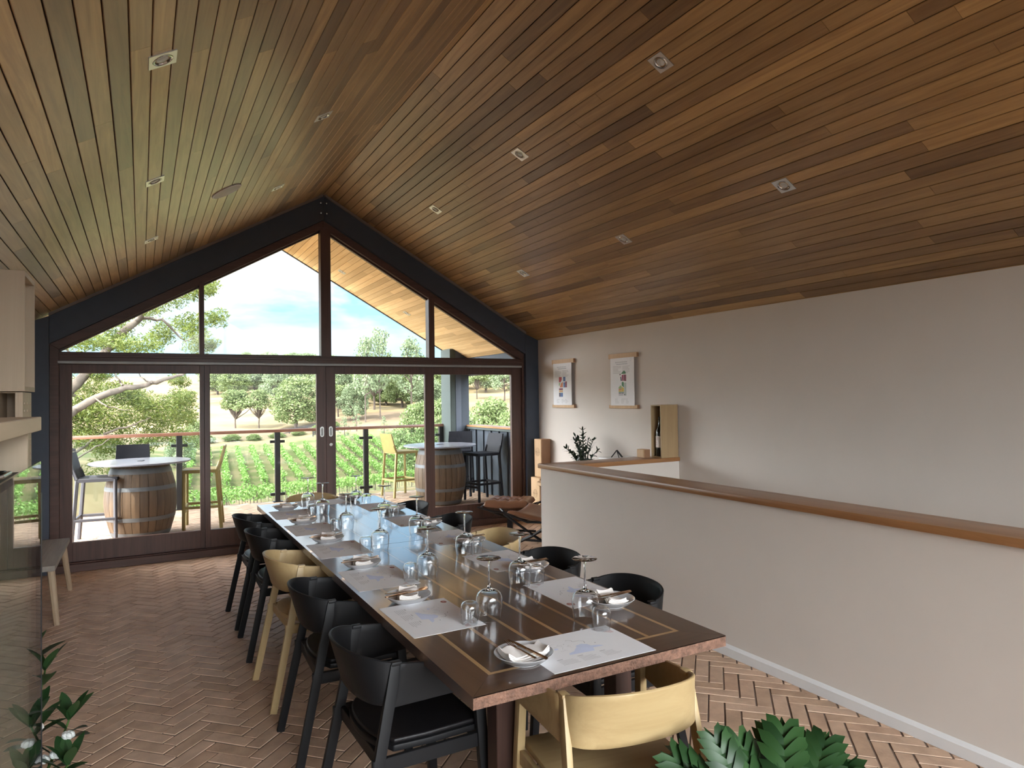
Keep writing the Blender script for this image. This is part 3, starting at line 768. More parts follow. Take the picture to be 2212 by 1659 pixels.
# ------------------------------------------------------------------ place settings (local: x to the guest's right, y away from the guest, from the table edge)
def mk_mat():
    b = MB(); hx, hy = .203, .146
    b.box(-hx,hx,-hy,hy,0,.0006,0)
    z = .0008
    def q(x0,x1,y0,y1,mi): b.add([(x0,y0,z),(x1,y0,z),(x1,y1,z),(x0,y1,z)],[(0,1,2,3)],mi)
    def poly(p,mi): b.add([(x,y,z) for x,y in p],[tuple(range(len(p)))],mi)
    def line(p,w,mi):
        for (x0,y0),(x1,y1) in zip(p,p[1:]):
            d = Vector((x1-x0,y1-y0)); n = Vector((-d.y,d.x)).normalized()*w/2
            poly([(x0-n.x,y0-n.y),(x1-n.x,y1-n.y),(x1+n.x,y1+n.y),(x0+n.x,y0+n.y)],mi)
    poly([(-.075,-.038),(.02,-.045),(.03,-.02),(.075,-.022),(.062,-.008),(.035,.0),(.03,.018),(.012,.03),(-.012,.024),(-.02,.008),(-.03,.0),(-.045,-.016),(-.072,-.026)],1)
    poly([(-.10,.03),(-.088,.034),(-.08,.03),(-.085,.022),(-.097,.022)],1)
    line([(.03,.03),(.036,.048),(.022,.06),(-.002,.062),(.0,.074),(-.014,.082),(-.02,.08)],.0014,3)
    line([(-.06,.0),(-.07,.018),(-.058,.034),(-.075,.05),(-.06,.062)],.001,2); line([(-.03,.016),(-.04,.032),(-.03,.044)],.001,2)
    r = random.Random(3)
    for k in range(9):
        x, y = r.uniform(-.11,-.03), r.uniform(.0,.07); q(x,x+r.uniform(.008,.02),y,y+.0016,2)
    q(.06,.066,.014,.017,3); q(-.045,-.040,.055,.057,3)
    for cx in (-.14,-.06,.03):
        q(cx,cx+.022,-.062,-.056,2)
        for k in range(5): q(cx,cx+r.uniform(.045,.068),-.071-k*.008,-.0686-k*.008,2)
    for rr in (.0175,.0125,.007): 
        pts = [(.150+rr*math.cos(a*math.pi/14), .118+rr*.95*math.sin(a*math.pi/14)) for a in range(29)]; line(pts,.0009,4)
    for k in range(5): q(.168-.004*k+.0, .186+.0, .070+.0045*k, .0733+.0045*k, 5)
    poly([(-.15+.017*math.cos(a*math.pi/12), .122+.0125*math.sin(a*math.pi/12)) for a in range(24)],4)
    q(-.160,-.140,.1205,.1232,5)
    return b
def mk_plate():
    b = MB()
    b.lathe([(0,.004),(.045,.0035),(.05,0),(.056,0),(.058,.004),(.078,.012),(.0965,.029),(.0985,.0305),(.0965,.032),(.093,.0295),(.074,.0165),(.055,.0095),(0,.008)],56)
    return b
def mk_napkin():
    b = MB()
    for i in range(4):
        def fn(u, v, i=i):
            x = (u-.5)*.150; y = (v-.5)*(.088-.006*i)+.004*math.sin(9*u+i)
            z = .012+.0052*i+.10*x*x*1.6+.004*math.sin(u*8+i*.7)*(.3+v)
            z += .020*math.exp(-((u-.25)/.16)**2)*v
            return (x, y, max(z, .011+.0052*i+.9*max(0,math.hypot(x,y)-.062)))
        b.grid(fn, 18, 6, 0, -.0036)
    return b
def bend(mb, f):
    mb.v = [(x,y,z+f(y)) for x,y,z in mb.v]; return mb
def mk_fork():
    b = MB(); n = 8
    hd = [(-.0042,-.095),(.0042,-.095),(.0036,-.05),(.0022,.0),(.0022,.028),(.0085,.042),(.0098,.052),(-.0098,.052),(-.0085,.042),(-.0022,.028),(-.0022,0),(-.0036,-.05)]
    b.prism(hd,0,.0022)
    for k in range(4):
        x = -.0085+k*.00567; b.prism([(x-.0012,.052),(x+.0012,.052),(x+.0007,.096),(x-.0007,.096)],0,.0018)
    return bend(b, lambda y: .010*math.sin(max(0,y-.01)/.086*math.pi)*-.5+.0+.004*(y/.1)**2)
def mk_knife():
    b = MB()
    b.prism([(-.0052,-.105),(.0052,-.105),(.0042,-.03),(.0042,0),(-.0042,0),(-.0042,-.03)],-.001,.004)
    b.prism([(-.0042,0),(.0042,0),(.0075,.012),(.009,.06),(.006,.09),(-.003,.105),(-.0042,.095)],.0,.0016)
    return b
def wine_prof():
    out = [(.0445,.0),(.0485,.022),(.0515,.05),(.0525,.068),(.051,.085),(.0455,.100),(.034,.110),(.018,.1165),(.008,.121),(.0045,.130),(.0037,.155),(.0036,.195),(.0042,.221),(.0075,.2295),(.020,.2335),(.0475,.2360),(.0488,.2375),(.0475,.2385),(0,.2385)]
    inn = [(0,.1125),(.018,.1125),(.033,.1075),(.0440,.0985),(.0494,.0845),(.0508,.068),(.0498,.05),(.0470,.022),(.0434,.0)]
    return out, inn
def mk_wine():
    b = MB(); o, i = wine_prof(); b.lathe(o+i, 44, close=True); return b
def mk_tumbler():
    b = MB()
    b.lathe([(.0300,0),(.0325,.018),(.0348,.042),(.0352,.058),(.0335,.071),(.0275,.080),(.019,.0835),(.012,.0825),(0,.082),(0,.0802),(.012,.0806),(.0185,.0815),(.0262,.0788),(.0323,.0703),(.0341,.058),(.0337,.042),(.0314,.018),(.0290,0)], 40, close=True); return b
proto = {}
def item(key, name, mk, mats, cat, group, place, label, off, rot=0.0, z=0.0):
    """first time builds the thing, later copies it"""
    x, y, a = place
    px = x + math.cos(a)*off[0] - math.sin(a)*off[1]; py = y + math.sin(a)*off[0] + math.cos(a)*off[1]
    if key not in proto:
        o = mk().build(name, mats, smooth=40, weld=(key in ('wine','tumbler')))
        tag(o, label, cat, group); proto[key] = o
    else:
        o = proto[key].copy(); COL.objects.link(o); o['label'] = label
    o.location = (px, py, ZT+z); o.rotation_euler = (0,0,a+rot)
    return o
MATS = [M['paper'],M['printB'],M['printG'],M['printD'],M['printR'],M['printP']]
def setting(place, where, j=0, wine=(.165,.372), tum=(.165,.278), plate=(-.238,.158), mat=(0,.165)):
    r = random.Random(j*13+5); q = lambda s: r.uniform(-s,s)
    item('mat','placemat',mk_mat,MATS,'placemat','printed paper placemats',place,'printed paper placemat, '+where,(mat[0]+q(.004),mat[1]+q(.003)),R(q(1.2)))
    pz = .0009
    pl = (plate[0]+q(.004),plate[1]+q(.004))
    item('plate','side_plate',mk_plate,M['plate'],'plate','small grey plates with napkins',place,'grey side plate, '+where,pl,R(q(20)),pz)
    item('nap','napkin',mk_napkin,M['napkin'],'napkin','folded napkins on the plates',place,'folded white napkin, '+where,pl,R(-8+q(8)),pz+.001)
    o = item('fork','fork',mk_fork,M['brass'],'fork','rose gold forks on the napkins',place,'rose gold fork, '+where,(pl[0]-.014,pl[1]-.004),R(3+q(5)),pz+.0395)
    o = item('knife','knife',mk_knife,M['brass'],'knife','rose gold knives on the napkins',place,'rose gold knife, '+where,(pl[0]+.009,pl[1]-.006),R(5+q(5)),pz+.0385)
    item('wine','wine_glass',mk_wine,M['glass'],'wine glass','upturned stemmed wine glasses',place,'upturned wine glass, '+where,(wine[0],wine[1]),0,.0009)
    item('tumbler','tumbler',mk_tumbler,M['glass'],'tumbler','upturned water tumblers',place,'upturned tumbler, '+where,(tum[0],tum[1]),0,.0009)
# wine / tumbler offsets read per place
MY = [2.562,3.245,3.975,4.69,5.37]
WL = [((.150,.355),(.160,.266)),((.124,.376),(.135,.285)),((.149,.362),(.128,.284)),((.165,.352),(.174,.279)),((.152,.358),(.127,.284))]
for i in range(5):
    setting((TX0, MY[i], R(-90)), 'table\'s open-floor side, '+ORD[i], i, *WL[i])
RYM = [2.56,3.24,3.95,4.63,5.36]
WR = [((.198,.318),(.193,.230)),((.20,.285),(.20,.215)),((.19,.30),(.20,.23)),((.17,.30),(.20,.22)),((.18,.30),(.19,.21))]
for i in range(5):
    setting((TX1, RYM[i], R(90)), 'table\'s low-wall side, '+ORD[i], 10+i, WR[i][0], WR[i][1], (-.252,.135), (-.005,.155))
setting((1.335,1.81,0), 'at the head of the table beside the leafy plant', 20, (.174,.395), (.166,.277), (-.233,.163), (0,.165))
setting((1.345,6.0,R(180)), 'at the head of the table in front of the doors', 21, (.165,.36), (.165,.27), (-.235,.15), (0,.165))
# ------------------------------------------------------------------ right side: posters, boxes, plants, lounge corner
def poster(yc, label, seed, kind):
    t = thing('wall_poster', label, 'poster', (XR, yc, 1.775), 0, 'vineyard maps hung from timber rods')
    b = MB(); b.box(-.034,-.004,-.247,.247,.247,.300); b.build('top_rod', M['pine'], t, bevel=.002)
    b = MB(); b.box(-.034,-.004,-.247,.247,-.300,-.262); b.build('bottom_rod', M['pine'], t, bevel=.002)
    for z in (.273,-.281):
        b = MB(); b.box(-.034,-.004,-.2475,-.249,z-.02,z+.02); b.build('rod_end', M['pineD'], t, smooth=0)
    cols = {'r':(.42,.05,.06),'b':(.07,.14,.34),'o':(.62,.20,.07),'g':(.07,.22,.10),'y':(.62,.44,.08),'n':(.045,.03,.07),'m':(.36,.03,.10),'l':(.30,.42,.18),'w':(.24,.05,.09),'k':(.02,.02,.03),'e':(.45,.50,.47),'p':(.5,.5,.52),'t':(.33,.35,.40)}
    keys = list(cols); ms = [M['paper']]
    for k in keys:
        n = 'map_ink_'+k
        ms.append(bpy.data.materials.get(n) or flat(n, cols[k], .6, var=.03))
    b = MB(); b.box(-.0375,-.0362,-.206,.206,-.268,.25,0)
    X = -.0379
    def P(pts, k): b.add([(X,-x,y) for x,y in pts], [tuple(range(len(pts)))], 1+keys.index(k))
    def Q(x0,x1,y0,y1,k): P([(x0,y0),(x1,y0),(x1,y1),(x0,y1)],k)
    r = random.Random(seed)
    # heading, two columns of small lines, foot notes (all too small to read)
    for k in range(10): Q(-.115+k*.021,-.100+k*.021,.197,.209,'p')
    for k in range(13): Q(-.095+k*.0148,-.084+k*.0148,.178,.186,'t')
    for c in (-.16,.005):
        for k in range(6): Q(c,c+r.uniform(.09,.15),.155-k*.0145,.160-k*.0145,'p')
    for c in (-.13,-.02,.06):
        for k in range(4): Q(c,c+r.uniform(.03,.075),-.20-k*.014,-.196-k*.014,'p')
    if kind == 1:
        P([(-.075,.08),(-.012,.08),(-.012,.045),(-.035,.015),(-.075,.015)],'r'); Q(.022,.072,.025,.08,'b')
        P([(-.075,.008),(-.04,.008),(-.06,-.03),(-.075,-.03)],'l'); P([(-.03,.0),(.012,.02),(.012,-.048),(-.06,-.048)],'o')
        Q(.025,.062,-.05,.012,'b'); P([(.064,-.05),(.105,-.05),(.105,.022),(.075,.022),(.064,.012)],'w')
        Q(-.075,.012,-.082,-.06,'w'); Q(-.075,.012,-.092,-.084,'y'); Q(-.075,.012,-.103,-.094,'o'); Q(-.075,.012,-.111,-.105,'y')
        Q(-.075,-.045,-.165,-.115,'n'); Q(-.044,.012,-.165,-.115,'b')
    else:
        P([(-.02,.075),(.065,.075),(.065,.09),(.045,.108),(.025,.108)],'g'); P([(-.045,.07),(-.03,.08),(-.022,.07),(-.036,.058)],'k')
        P([(-.03,.045),(-.015,.045),(-.005,.0),(-.025,.0)],'n'); P([(-.005,.062),(.022,.066),(.022,.0),(-.002,.0)],'m'); P([(.025,.066),(.072,.066),(.072,-.006),(.025,.0)],'w')
        P([(-.008,-.018),(.015,-.008),(.03,-.02),(.03,-.075),(-.008,-.05)],'g'); P([(.034,-.02),(.072,-.02),(.072,-.16),(.034,-.16)],'e')
        P([(-.062,-.07),(-.035,-.052),(-.012,-.052),(-.012,-.085),(-.062,-.085)],'l'); Q(-.062,-.012,-.10,-.087,'o'); Q(-.062,-.012,-.118,-.102,'y'); P([(-.01,-.06),(.03,-.08),(.03,-.118),(-.01,-.118)],'y')
        Q(-.062,.03,-.128,-.121,'g'); Q(-.062,-.02,-.138,-.131,'k'); Q(-.016,.03,-.138,-.131,'k'); Q(-.062,.02,-.16,-.143,'p'); P([(.022,-.15),(.05,-.141),(.05,-.16)],'k')
    for k in range(8):
        a = k*.785; b.add([(X,-(.155+.014*math.cos(a)),.222+.014*math.sin(a)),(X,-(.155+.012*math.cos(a)),.222+.012*math.sin(a)),(X,-(.155+.012*math.cos(a+.5)),.222+.012*math.sin(a+.5)),(X,-(.155+.014*math.cos(a+.5)),.222+.014*math.sin(a+.5))],[(0,1,2,3)],1+keys.index('t'))
    b.build('paper_sheet', ms, t, smooth=0)
poster(7.125, 'hanging map poster with red and blue blocks, closer to the doors', 1, 1)
poster(5.928, 'hanging map poster with green and magenta blocks, farther from the doors', 2, 2)

def crate(name, x0, x1, y0, y1, z0, z1, label, rings=True, group='timber wine boxes'):
    t = thing(name, label, 'box', ((x0+x1)/2,(y0+y1)/2,z0), 0, group)
    hx, hy, h = (x1-x0)/2, (y1-y0)/2, z1-z0
    b = MB(); b.box(-hx+.006,hx,-hy,hy,0,h); b.build('case', M['pine'], t, bevel=.0015)
    b = MB(); b.box(-hx,-hx+.006,-hy+.008,hy-.006,.006,h-.004); lid = b.build('sliding_lid', M['pine'], t, bevel=.001)
    b = MB(); b.box(-hx+.007,hx-.001,-hy-.0012,-hy,.001,h-.001); b.build('side_board', M['pineD'], t, smooth=0)
    if rings:
        b = MB(); zc_ = h*.66
        for rr in (.052,.037,.020):
            rr *= min(1, hy/.08)
            b.tube([(-hx-.0008, rr*.9*math.cos(a*math.pi/16), zc_+rr*math.sin(a*math.pi/16)) for a in range(32)], .0012, 4, closed=True)
        b.box(-hx-.0012,-hx-.0002,-.055,.055,zc_-.002,zc_+.0015)
        b.build('branded_mark', M['burn'], lid, smooth=0)
    return t
crate('wine_box', 4.405, 4.612, 7.40, 7.626, 0, .585, 'tall timber wine box on the floor, lower of the two by the doors')
crate('wine_box', 4.473, 4.612, 7.47, 7.646, .5855, 1.07, 'tall timber wine box stacked on top of the other by the doors')
crate('small_box', 4.27, 4.347, 5.20, 5.31, 1.0082, 1.088, 'tiny timber box on the low wall capping beside the open bottle box', False)
t = thing('bottle_box', 'open timber gift box holding a wine bottle on the low wall capping', 'box', (4.503,5.165,1.0082))
b = MB(); hx, hy, h, w = .107, .074, .512, .011
b.box(-hx,hx,-hy,-hy+w,0,h); b.box(-hx,hx,hy-w,hy,0,h); b.box(hx-w,hx,-hy+w,hy-w,0,h); b.box(-hx,hx-w,-hy+w,hy-w,0,w); b.box(-hx+.0,hx-w,-hy+w,hy-w,h-w,h)
b.build('case', wood('walnut_box', (.33,.22,.115), (.44,.31,.17), 'Z', .5, .5), t, smooth=0)
b = MB(); b.box(-.086,-.02,-hy+w,hy-w,.011,.0125); b.build('liner', M['pineD'], t, smooth=0)
t = thing('wine_bottle', 'dark wine bottle standing inside the open timber box', 'bottle', (4.444,5.163,1.0208))
b = MB(); b.lathe([(0,.01),(.03,.002),(.036,0),(.041,.006),(.041,.225),(.038,.25),(.026,.275),(.0165,.295),(.0155,.37),(.0165,.372),(.0165,.385),(0,.385)],36); b.build('bottle_glass', M['bottle'], t)
b = MB(); b.lathe([(.0413,.085),(.0416,.086),(.0416,.195),(.0413,.196)],36); lb = b.build('paper_label', M['labelpaper'], t)
b = MB()
for a, z, hh in ((2.6,.15,.022),(3.3,.155,.03),(2.7,.11,.014),(3.2,.11,.014),(2.95,.135,.003)):
    c, s_ = math.cos(a), math.sin(a); wv = .0022 if hh > .01 else .02
    b.add([(.0418*c+s_*wv,.0418*s_-c*wv,z),(.0418*c-s_*wv,.0418*s_+c*wv,z),(.0418*c-s_*wv,.0418*s_+c*wv,z+hh),(.0418*c+s_*wv,.0418*s_-c*wv,z+hh)],[(0,1,2,3)])
b.build('printed_mark', M['printR'], lb, smooth=0)

def cushion(w, d, h, sag, tuft):
    def fn(u, v):
        x, y = (u-.5)*w, (v-.5)*d; e = max(abs(u-.5),abs(v-.5))*2
        z = h*max(0,(1-e**6))**.5
        z -= sag*(1-(2*u-1)**2)
        for tx in (-.24,0,.24) if tuft else ():
            for ty in (-.2,.2):
                rr = math.hypot((x/w-tx)*1.3, y/d-ty); z -= .042*math.exp(-(rr/.075)**2)
                z += .009*math.sin(6*math.atan2(y/d-ty,x/w-tx))*math.exp(-((rr-.12)/.07)**2)
        return (x, y, z)
    def lo(u, v):
        x, y = (u-.5)*w, (v-.5)*d; e = max(abs(u-.5),abs(v-.5))*2
        return (x, y, -.35*h*max(0,(1-e**6))**.5-sag*(1-(2*u-1)**2))
    b = MB(); b.grid(fn, 34, 34); b.grid(lambda u,v: lo(1-u,v), 34, 34); return b
t = thing('footstool', 'tan leather buttoned footstool on a black bent frame by the doors', 'footstool', (3.86,7.19,0), R(-40))
cushion(.54,.46,.075,.018,True).build('cushion', M['leather'], t, smooth=70, M=Matrix.Translation((0,0,.355)), weld=True)
b = MB()
for s in (-1,1):
    b.tube([(-.34,s*.235,.335),(-.16,s*.22,.285),(0,s*.2,.27),(.16,s*.22,.285),(.34,s*.235,.335)], .013)
    b.tube([(s*.31,-.24,.325),(s*.31,.24,.325)], .012)
b.build('sling_frame', M['blackmetal'], t)
b = MB()
b.tube([(-.20,-.20,.29),(.0,0,.17),(.20,.20,.29)], .016); b.tube([(-.20,.20,.29),(0,0,.17),(.20,-.20,.29)], .016)
b.box(-.03,.03,-.03,.03,.02,.19); b.build('post', M['blackmetal'], t)
b = MB(); b.tube([(-.30,-.06,.014),(0,0,.03),(.30,.06,.014)], .013); b.tube([(-.08,.28,.014),(0,0,.03),(.08,-.28,.014)], .013); b.build('cross_foot', M['blackmetal'], t)
t = thing('lounge_chair', 'tan leather sling lounge chair mostly hidden behind the low wall', 'lounge chair', (3.74,6.24,0), R(37))
cushion(.60,.58,.05,.05,False).build('seat_cushion', M['leather'], t, smooth=70, M=Matrix.Translation((0,.0,.37)) @ Matrix.Rotation(R(9),4,'X'), weld=True)
cushion(.58,.40,.045,.04,False).build('back_cushion', M['leather'], t, smooth=70, M=Matrix.Translation((0,-.33,.56)) @ Matrix.Rotation(R(68),4,'X'), weld=True)
b = MB()
for s in (-1,1):
    b.tube([(s*.30,.30,.41),(s*.29,.05,.33),(s*.28,-.22,.34),(s*.29,-.36,.60),(s*.29,-.42,.74)], .013)
    b.tube([(s*.30,.31,.40),(s*.27,.0,.20),(s*.29,-.34,.016)], .014); b.tube([(s*.29,-.25,.36),(s*.27,.0,.19),(s*.30,.36,.016)], .014)
    b.tube([(s*.30,.37,.014),(s*.30,-.36,.014)], .013)
b.tube([(-.27,0,.195),(.27,0,.195)], .012); b.build('frame', M['blackmetal'], t)
t = thing('side_table', 'small round pale side table beside the wine boxes', 'side table', (4.37,7.02,0))
b = MB(); b.lathe([(0,.545),(.185,.545),(.20,.553),(.20,.583),(.195,.588),(0,.588)], 40); b.build('table_top', M['pine'], t)
for k in range(3):
    a = k*2.094+.4; b = MB(); b.tube([(.16*math.cos(a),.16*math.sin(a),0),(.09*math.cos(a),.09*math.sin(a),.546)],[.012,.016],8); b.build('leg', M['pine'], t)

t = thing('potted_plant', 'dark feathery-leaved pot plant against the tall white wall', 'plant', (4.36,6.36,0))
b = MB()
for k in range(3):
    a = k*2.094; b.tube([(.15*math.cos(a),.15*math.sin(a),0),(.12*math.cos(a),.12*math.sin(a),.60)], .01, 6)
b.lathe([(0,.55),(.13,.55),(.13,.57),(0,.57)],24); b.build('stand', M['pine'], t)
b = MB(); b.lathe([(0,.571),(.10,.571),(.128,.70),(.132,.78),(.122,.78),(.115,.75),(0,.75)],32); b.build('pot', M['pot'], t)
F = MB(); r = random.Random(21); stems = MB()
tips = [(-.02,-.02,1.23),(.03,.20,1.15),(-.05,-.17,1.13),(.0,-.27,1.02),(.0,.10,1.13),(-.12,.16,1.02),(-.14,-.10,1.06),(.05,-.12,1.12),(.0,.27,.97),(-.10,.02,1.12),(.04,.06,1.18),(-.15,-.22,.95)]
for tx, ty, tz in tips:
    p0, p1, p2 = Vector((tx*.15,ty*.15,.75)), Vector((tx*.35,ty*.35,.75+(tz-.75)*.62)), Vector((tx,ty,tz))
    pt = lambda u: p0.lerp(p1,u).lerp(p1.lerp(p2,u),u)
    stems.tube([pt(i/8) for i in range(9)], [.009-.0007*i for i in range(9)], 6)
    for i in range(3,13):
        u = i/12; q = pt(u); tan = (pt(min(1,u+.04))-pt(u-.04)).normalized(); side = tan.cross(Vector((r.uniform(-1,1),r.uniform(-1,1),.3))).normalized()
        for s in (-1,1): leaf_sheet(F, q, side*s+tan*.8, Vector((0,0,1))+side*.3, .06, .03, .15, .1, 4)
    leaf_sheet(F, p2, (p2-p1), (0,1,0), .05, .022, .1, .1, 4)
F.build('foliage', M['zz'], t, smooth=60); stems.build('stem', M['zz'], t)
t = thing('metal_easel', 'tiny black folded card stand behind the capping beside the feathery plant', 'stand', (4.40,5.80,.965))
b = MB(); b.tube([(-.05,.03,0),(0,0,.075)], .006, 6); b.tube([(.05,-.03,0),(0,0,.075)], .010, 6); b.tube([(-.01,-.05,0),(0,0,.075)], .005, 6); b.build('easel_leg', M['blackmetal'], t)
t = thing('plinth', 'narrow white plinth hidden behind the low wall', 'plinth', (4.44,5.80,0))
b = MB(); b.box(-.16,.16,-.14,.14,0,.945); b.box(-.17,.17,-.15,.15,.945,.965); b.build('plinth_body', M['white'], t, bevel=.002)

# big lobed-leaf plant in the foreground
def lobed(mb, base, dir, nrm, L, W, bend):
    """leaf with a narrow central blade and forward-pointing finger lobes"""
    d = Vector(dir).normalized(); s = d.cross(Vector(nrm)).normalized(); u = s.cross(d).normalized()
    mid = lambda t: Vector(base)+d*(L*t*(1-.12*bend*t)) - u*(bend*L*.55*t*t)
    def strip(f, wf, n, lift):
        vs = []; fs = []
        for i in range(n+1):
            t = i/n; c, sd = f(t); w = wf(t)
            vs += [c-sd*w+u*lift*w, c, c+sd*w+u*lift*w]
        for i in range(n):
            for j in (0,1): fs.append((i*3+j,i*3+j+1,(i+1)*3+j+1,(i+1)*3+j))
        mb.add(vs, fs)
    strip(lambda t: (mid(t), s), lambda t: max(.001, W*.16*(1.15-t*.55)*min(1,(1-t)*5+.02)*min(1,.5+t*6)), 14, .25)
    nl = 5
    for k in range(nl):
        t0 = .06+.80*k/nl; ln = W*.60*(.75+.55*math.sin(math.pi*(k+.8)/nl*.8))*(1-.35*k/nl)
        for sg in (-1,1):
            b0 = mid(t0); dirn = (s*sg*1.0+d*(.55+.12*k)).normalized()
            def f(t, b0=b0, dirn=dirn, sg=sg, ln=ln):
                c = b0+dirn*(ln*t)+d*(ln*.22*t*t)+u*(ln*(.28*t-.42*t*t))
                return c, (d-dirn*d.dot(dirn)).normalized()
            strip(f, lambda t, ln=ln: max(.0008, W*.10*(.75+.6*math.sin(math.pi*t*.8))*min(1,(1-t)*3.5+.02)), 7, .12)
t = thing('lobed_plant', 'big potted plant with glossy lobed leaves in front of the end chair', 'plant', (1.47,1.24,0)); t.scale = (1.15,1.1,1.06)
b = MB(); b.lathe([(0,0),(.13,0),(.15,.02),(.175,.30),(.178,.33),(.16,.33),(.155,.28),(0,.28)],40); b.build('pot', M['pot'], t)
b = MB(); b.lathe([(.156,.281),(.08,.29),(0,.292)],24); b.build('potting_soil', M['soil'], t)
r = random.Random(5); F = MB(); St = MB()
spec = [(-.26,.20,.50),(-.20,.16,.555),(-.12,.18,.575),(-.03,.16,.60),(.05,.15,.58),(.11,.10,.60),(.18,.06,.585),(.24,-.02,.52),(.27,-.10,.49),(-.25,.05,.46),(-.13,.02,.52),(.0,.03,.50),(.10,-.05,.54),(.17,-.12,.48),(-.1,-.12,.46),(.02,-.18,.47),(-.22,-.08,.44),(.25,.09,.50),(.06,.22,.52),(-.07,.24,.53),(-.30,.12,.47),(.15,.17,.55),(-.18,.08,.50),(.08,.05,.55),(-.08,.10,.55),(.2,.02,.53),(.02,.10,.57),(-.28,.0,.42),(.12,-.16,.46),(-.04,-.06,.48),(.29,.02,.47),(-.16,-.02,.48),(.06,-.10,.5),(.21,.12,.54)]
for k, (x, y, z) in enumerate(spec):
    p0 = Vector((x*.12,y*.12,.28)); p2 = Vector((x*.75,y*.75,z-.10)); p1 = Vector((x*.3,y*.3,.28+(z-.38)*.8))
    pt = lambda u: p0.lerp(p1,u).lerp(p1.lerp(p2,u),u)
    St.tube([pt(i/7) for i in range(8)], [.0065-.0004*i for i in range(8)], 6)
    out = Vector((x,y,0)).normalized()
    dr = out*r.uniform(.5,.95)+Vector((0,0,r.uniform(.5,1.15)))
    lobed(F, p2, dr, Vector((0,0,1))-out*.2+Vector((r.uniform(-.3,.3),r.uniform(-.3,.3),0)), r.uniform(.16,.21), r.uniform(.10,.125), r.uniform(.2,.6))
F.build('foliage', M['philo'], t, smooth=70); St.build('petiole', M['philoP'], t)
# ------------------------------------------------------------------ landscape beyond the deck
PROF = [(8,-3.4),(14,-3.8),(30,-6.6),(55,-9.2),(80,-10.5),(98,-10.9),(112,-10.3),(150,-7.7),(165,-6.3),(185,-5.3),(220,-2.0),(260,1.6),(350,9.5),(450,16.3),(560,17.5),(800,5)]
def prof(y):
    if y <= PROF[0][0]: return PROF[0][1]
    for (a, za), (c, zb) in zip(PROF, PROF[1:]):
        if y <= c: return za+(zb-za)*(y-a)/(c-a)
    return PROF[-1][1]
def sst(a, c, x):
    t = max(0, min(1, (x-a)/(c-a))); return t*t*(3-2*t)
def ground(x, y):
    z = sum(prof(y+d) for d in (-6,-3,0,3,6))/5 if y > 20 else prof(y)
    z += 7*sst(5, -5, x-.012*y)*sst(160, 90, y)*sst(11, 28, y)
    z += 4*sst(22, 55, x)*sst(105, 165, y) + 3.0*sst(70, 150, x)*sst(120, 200, y)*sst(330, 230, y)
    z += 5*sst(30, 46, x)*sst(100, 60, y)
    return z
def grassmat():
    m, t, b = nt('dry_pasture'); setp(b, .95, 0, .1)
    tc = node(t,'ShaderNodeTexCoord'); sx = node(t,'ShaderNodeSeparateXYZ'); lk(t, tc.outputs['Object'], sx.inputs[0])
    n = node(t,'ShaderNodeTexNoise'); n.inputs['Scale'].default_value = .05; n.inputs['Detail'].default_value = 8; n.inputs['Roughness'].default_value = .65
    lk(t, tc.outputs['Object'], n.inputs['Vector'])
    r = ramp(t, [(.36,(.12,.088,.045)),(.5,(.175,.138,.078)),(.66,(.205,.168,.10))]); lk(t, n.outputs['Fac'], r.inputs['Fac'])
    n2 = node(t,'ShaderNodeTexNoise'); n2.inputs['Scale'].default_value = .25; n2.inputs['Detail'].default_value = 6; lk(t, tc.outputs['Object'], n2.inputs['Vector'])
    g = ramp(t, [(.40,(.075,.085,.034)),(.6,(.14,.115,.066))]); lk(t, n2.outputs['Fac'], g.inputs['Fac'])
    # greener inter-row ground on the valley floor, a bare bank behind it
    def band(lo, hi, soft):
        a = node(t,'ShaderNodeMapRange'); a.inputs[1].default_value = lo; a.inputs[2].default_value = lo+soft; lk(t, sx.outputs['Y'], a.inputs[0])
        c = node(t,'ShaderNodeMapRange'); c.inputs[1].default_value = hi; c.inputs[2].default_value = hi+soft; c.inputs[3].default_value = 1; c.inputs[4].default_value = 0; lk(t, sx.outputs['Y'], c.inputs[0])
        mu = node(t,'ShaderNodeMath', operation='MULTIPLY'); lk(t, a.outputs[0], mu.inputs[0]); lk(t, c.outputs[0], mu.inputs[1]); return mu.outputs[0]
    mx = node(t,'ShaderNodeMix', data_type='RGBA'); lk(t, band(72,148,4), mx.inputs[0]); lk(t, r.outputs['Color'], mx.inputs[6]); lk(t, g.outputs['Color'], mx.inputs[7])
    mx2 = node(t,'ShaderNodeMix', data_type='RGBA'); lk(t, band(153,170,4), mx2.inputs[0]); lk(t, mx.outputs[2], mx2.inputs[6]); mx2.inputs[7].default_value = (.12,.09,.06,1)
    lk(t, mx2.outputs[2], b.inputs['Base Color'])
    return m
b = MB(); xs = [-260+q*6 for q in range(110)]; ys = [11.2+q*2 for q in range(20)]+[52+q*4 for q in range(50)]+[252+q*12 for q in range(46)]
vs = [(x,y,ground(x,y)+ (mnoise.noise(Vector((x*.03,y*.03,0)))*(.8 if y>60 else .3))) for y in ys for x in xs]; W_ = len(xs)
b.add(vs, [(j*W_+i,j*W_+i+1,(j+1)*W_+i+1,(j+1)*W_+i) for j in range(len(ys)-1) for i in range(W_-1)])
M['grass'] = grassmat()
struct(b.build('ground_hills', M['grass'], smooth=180))

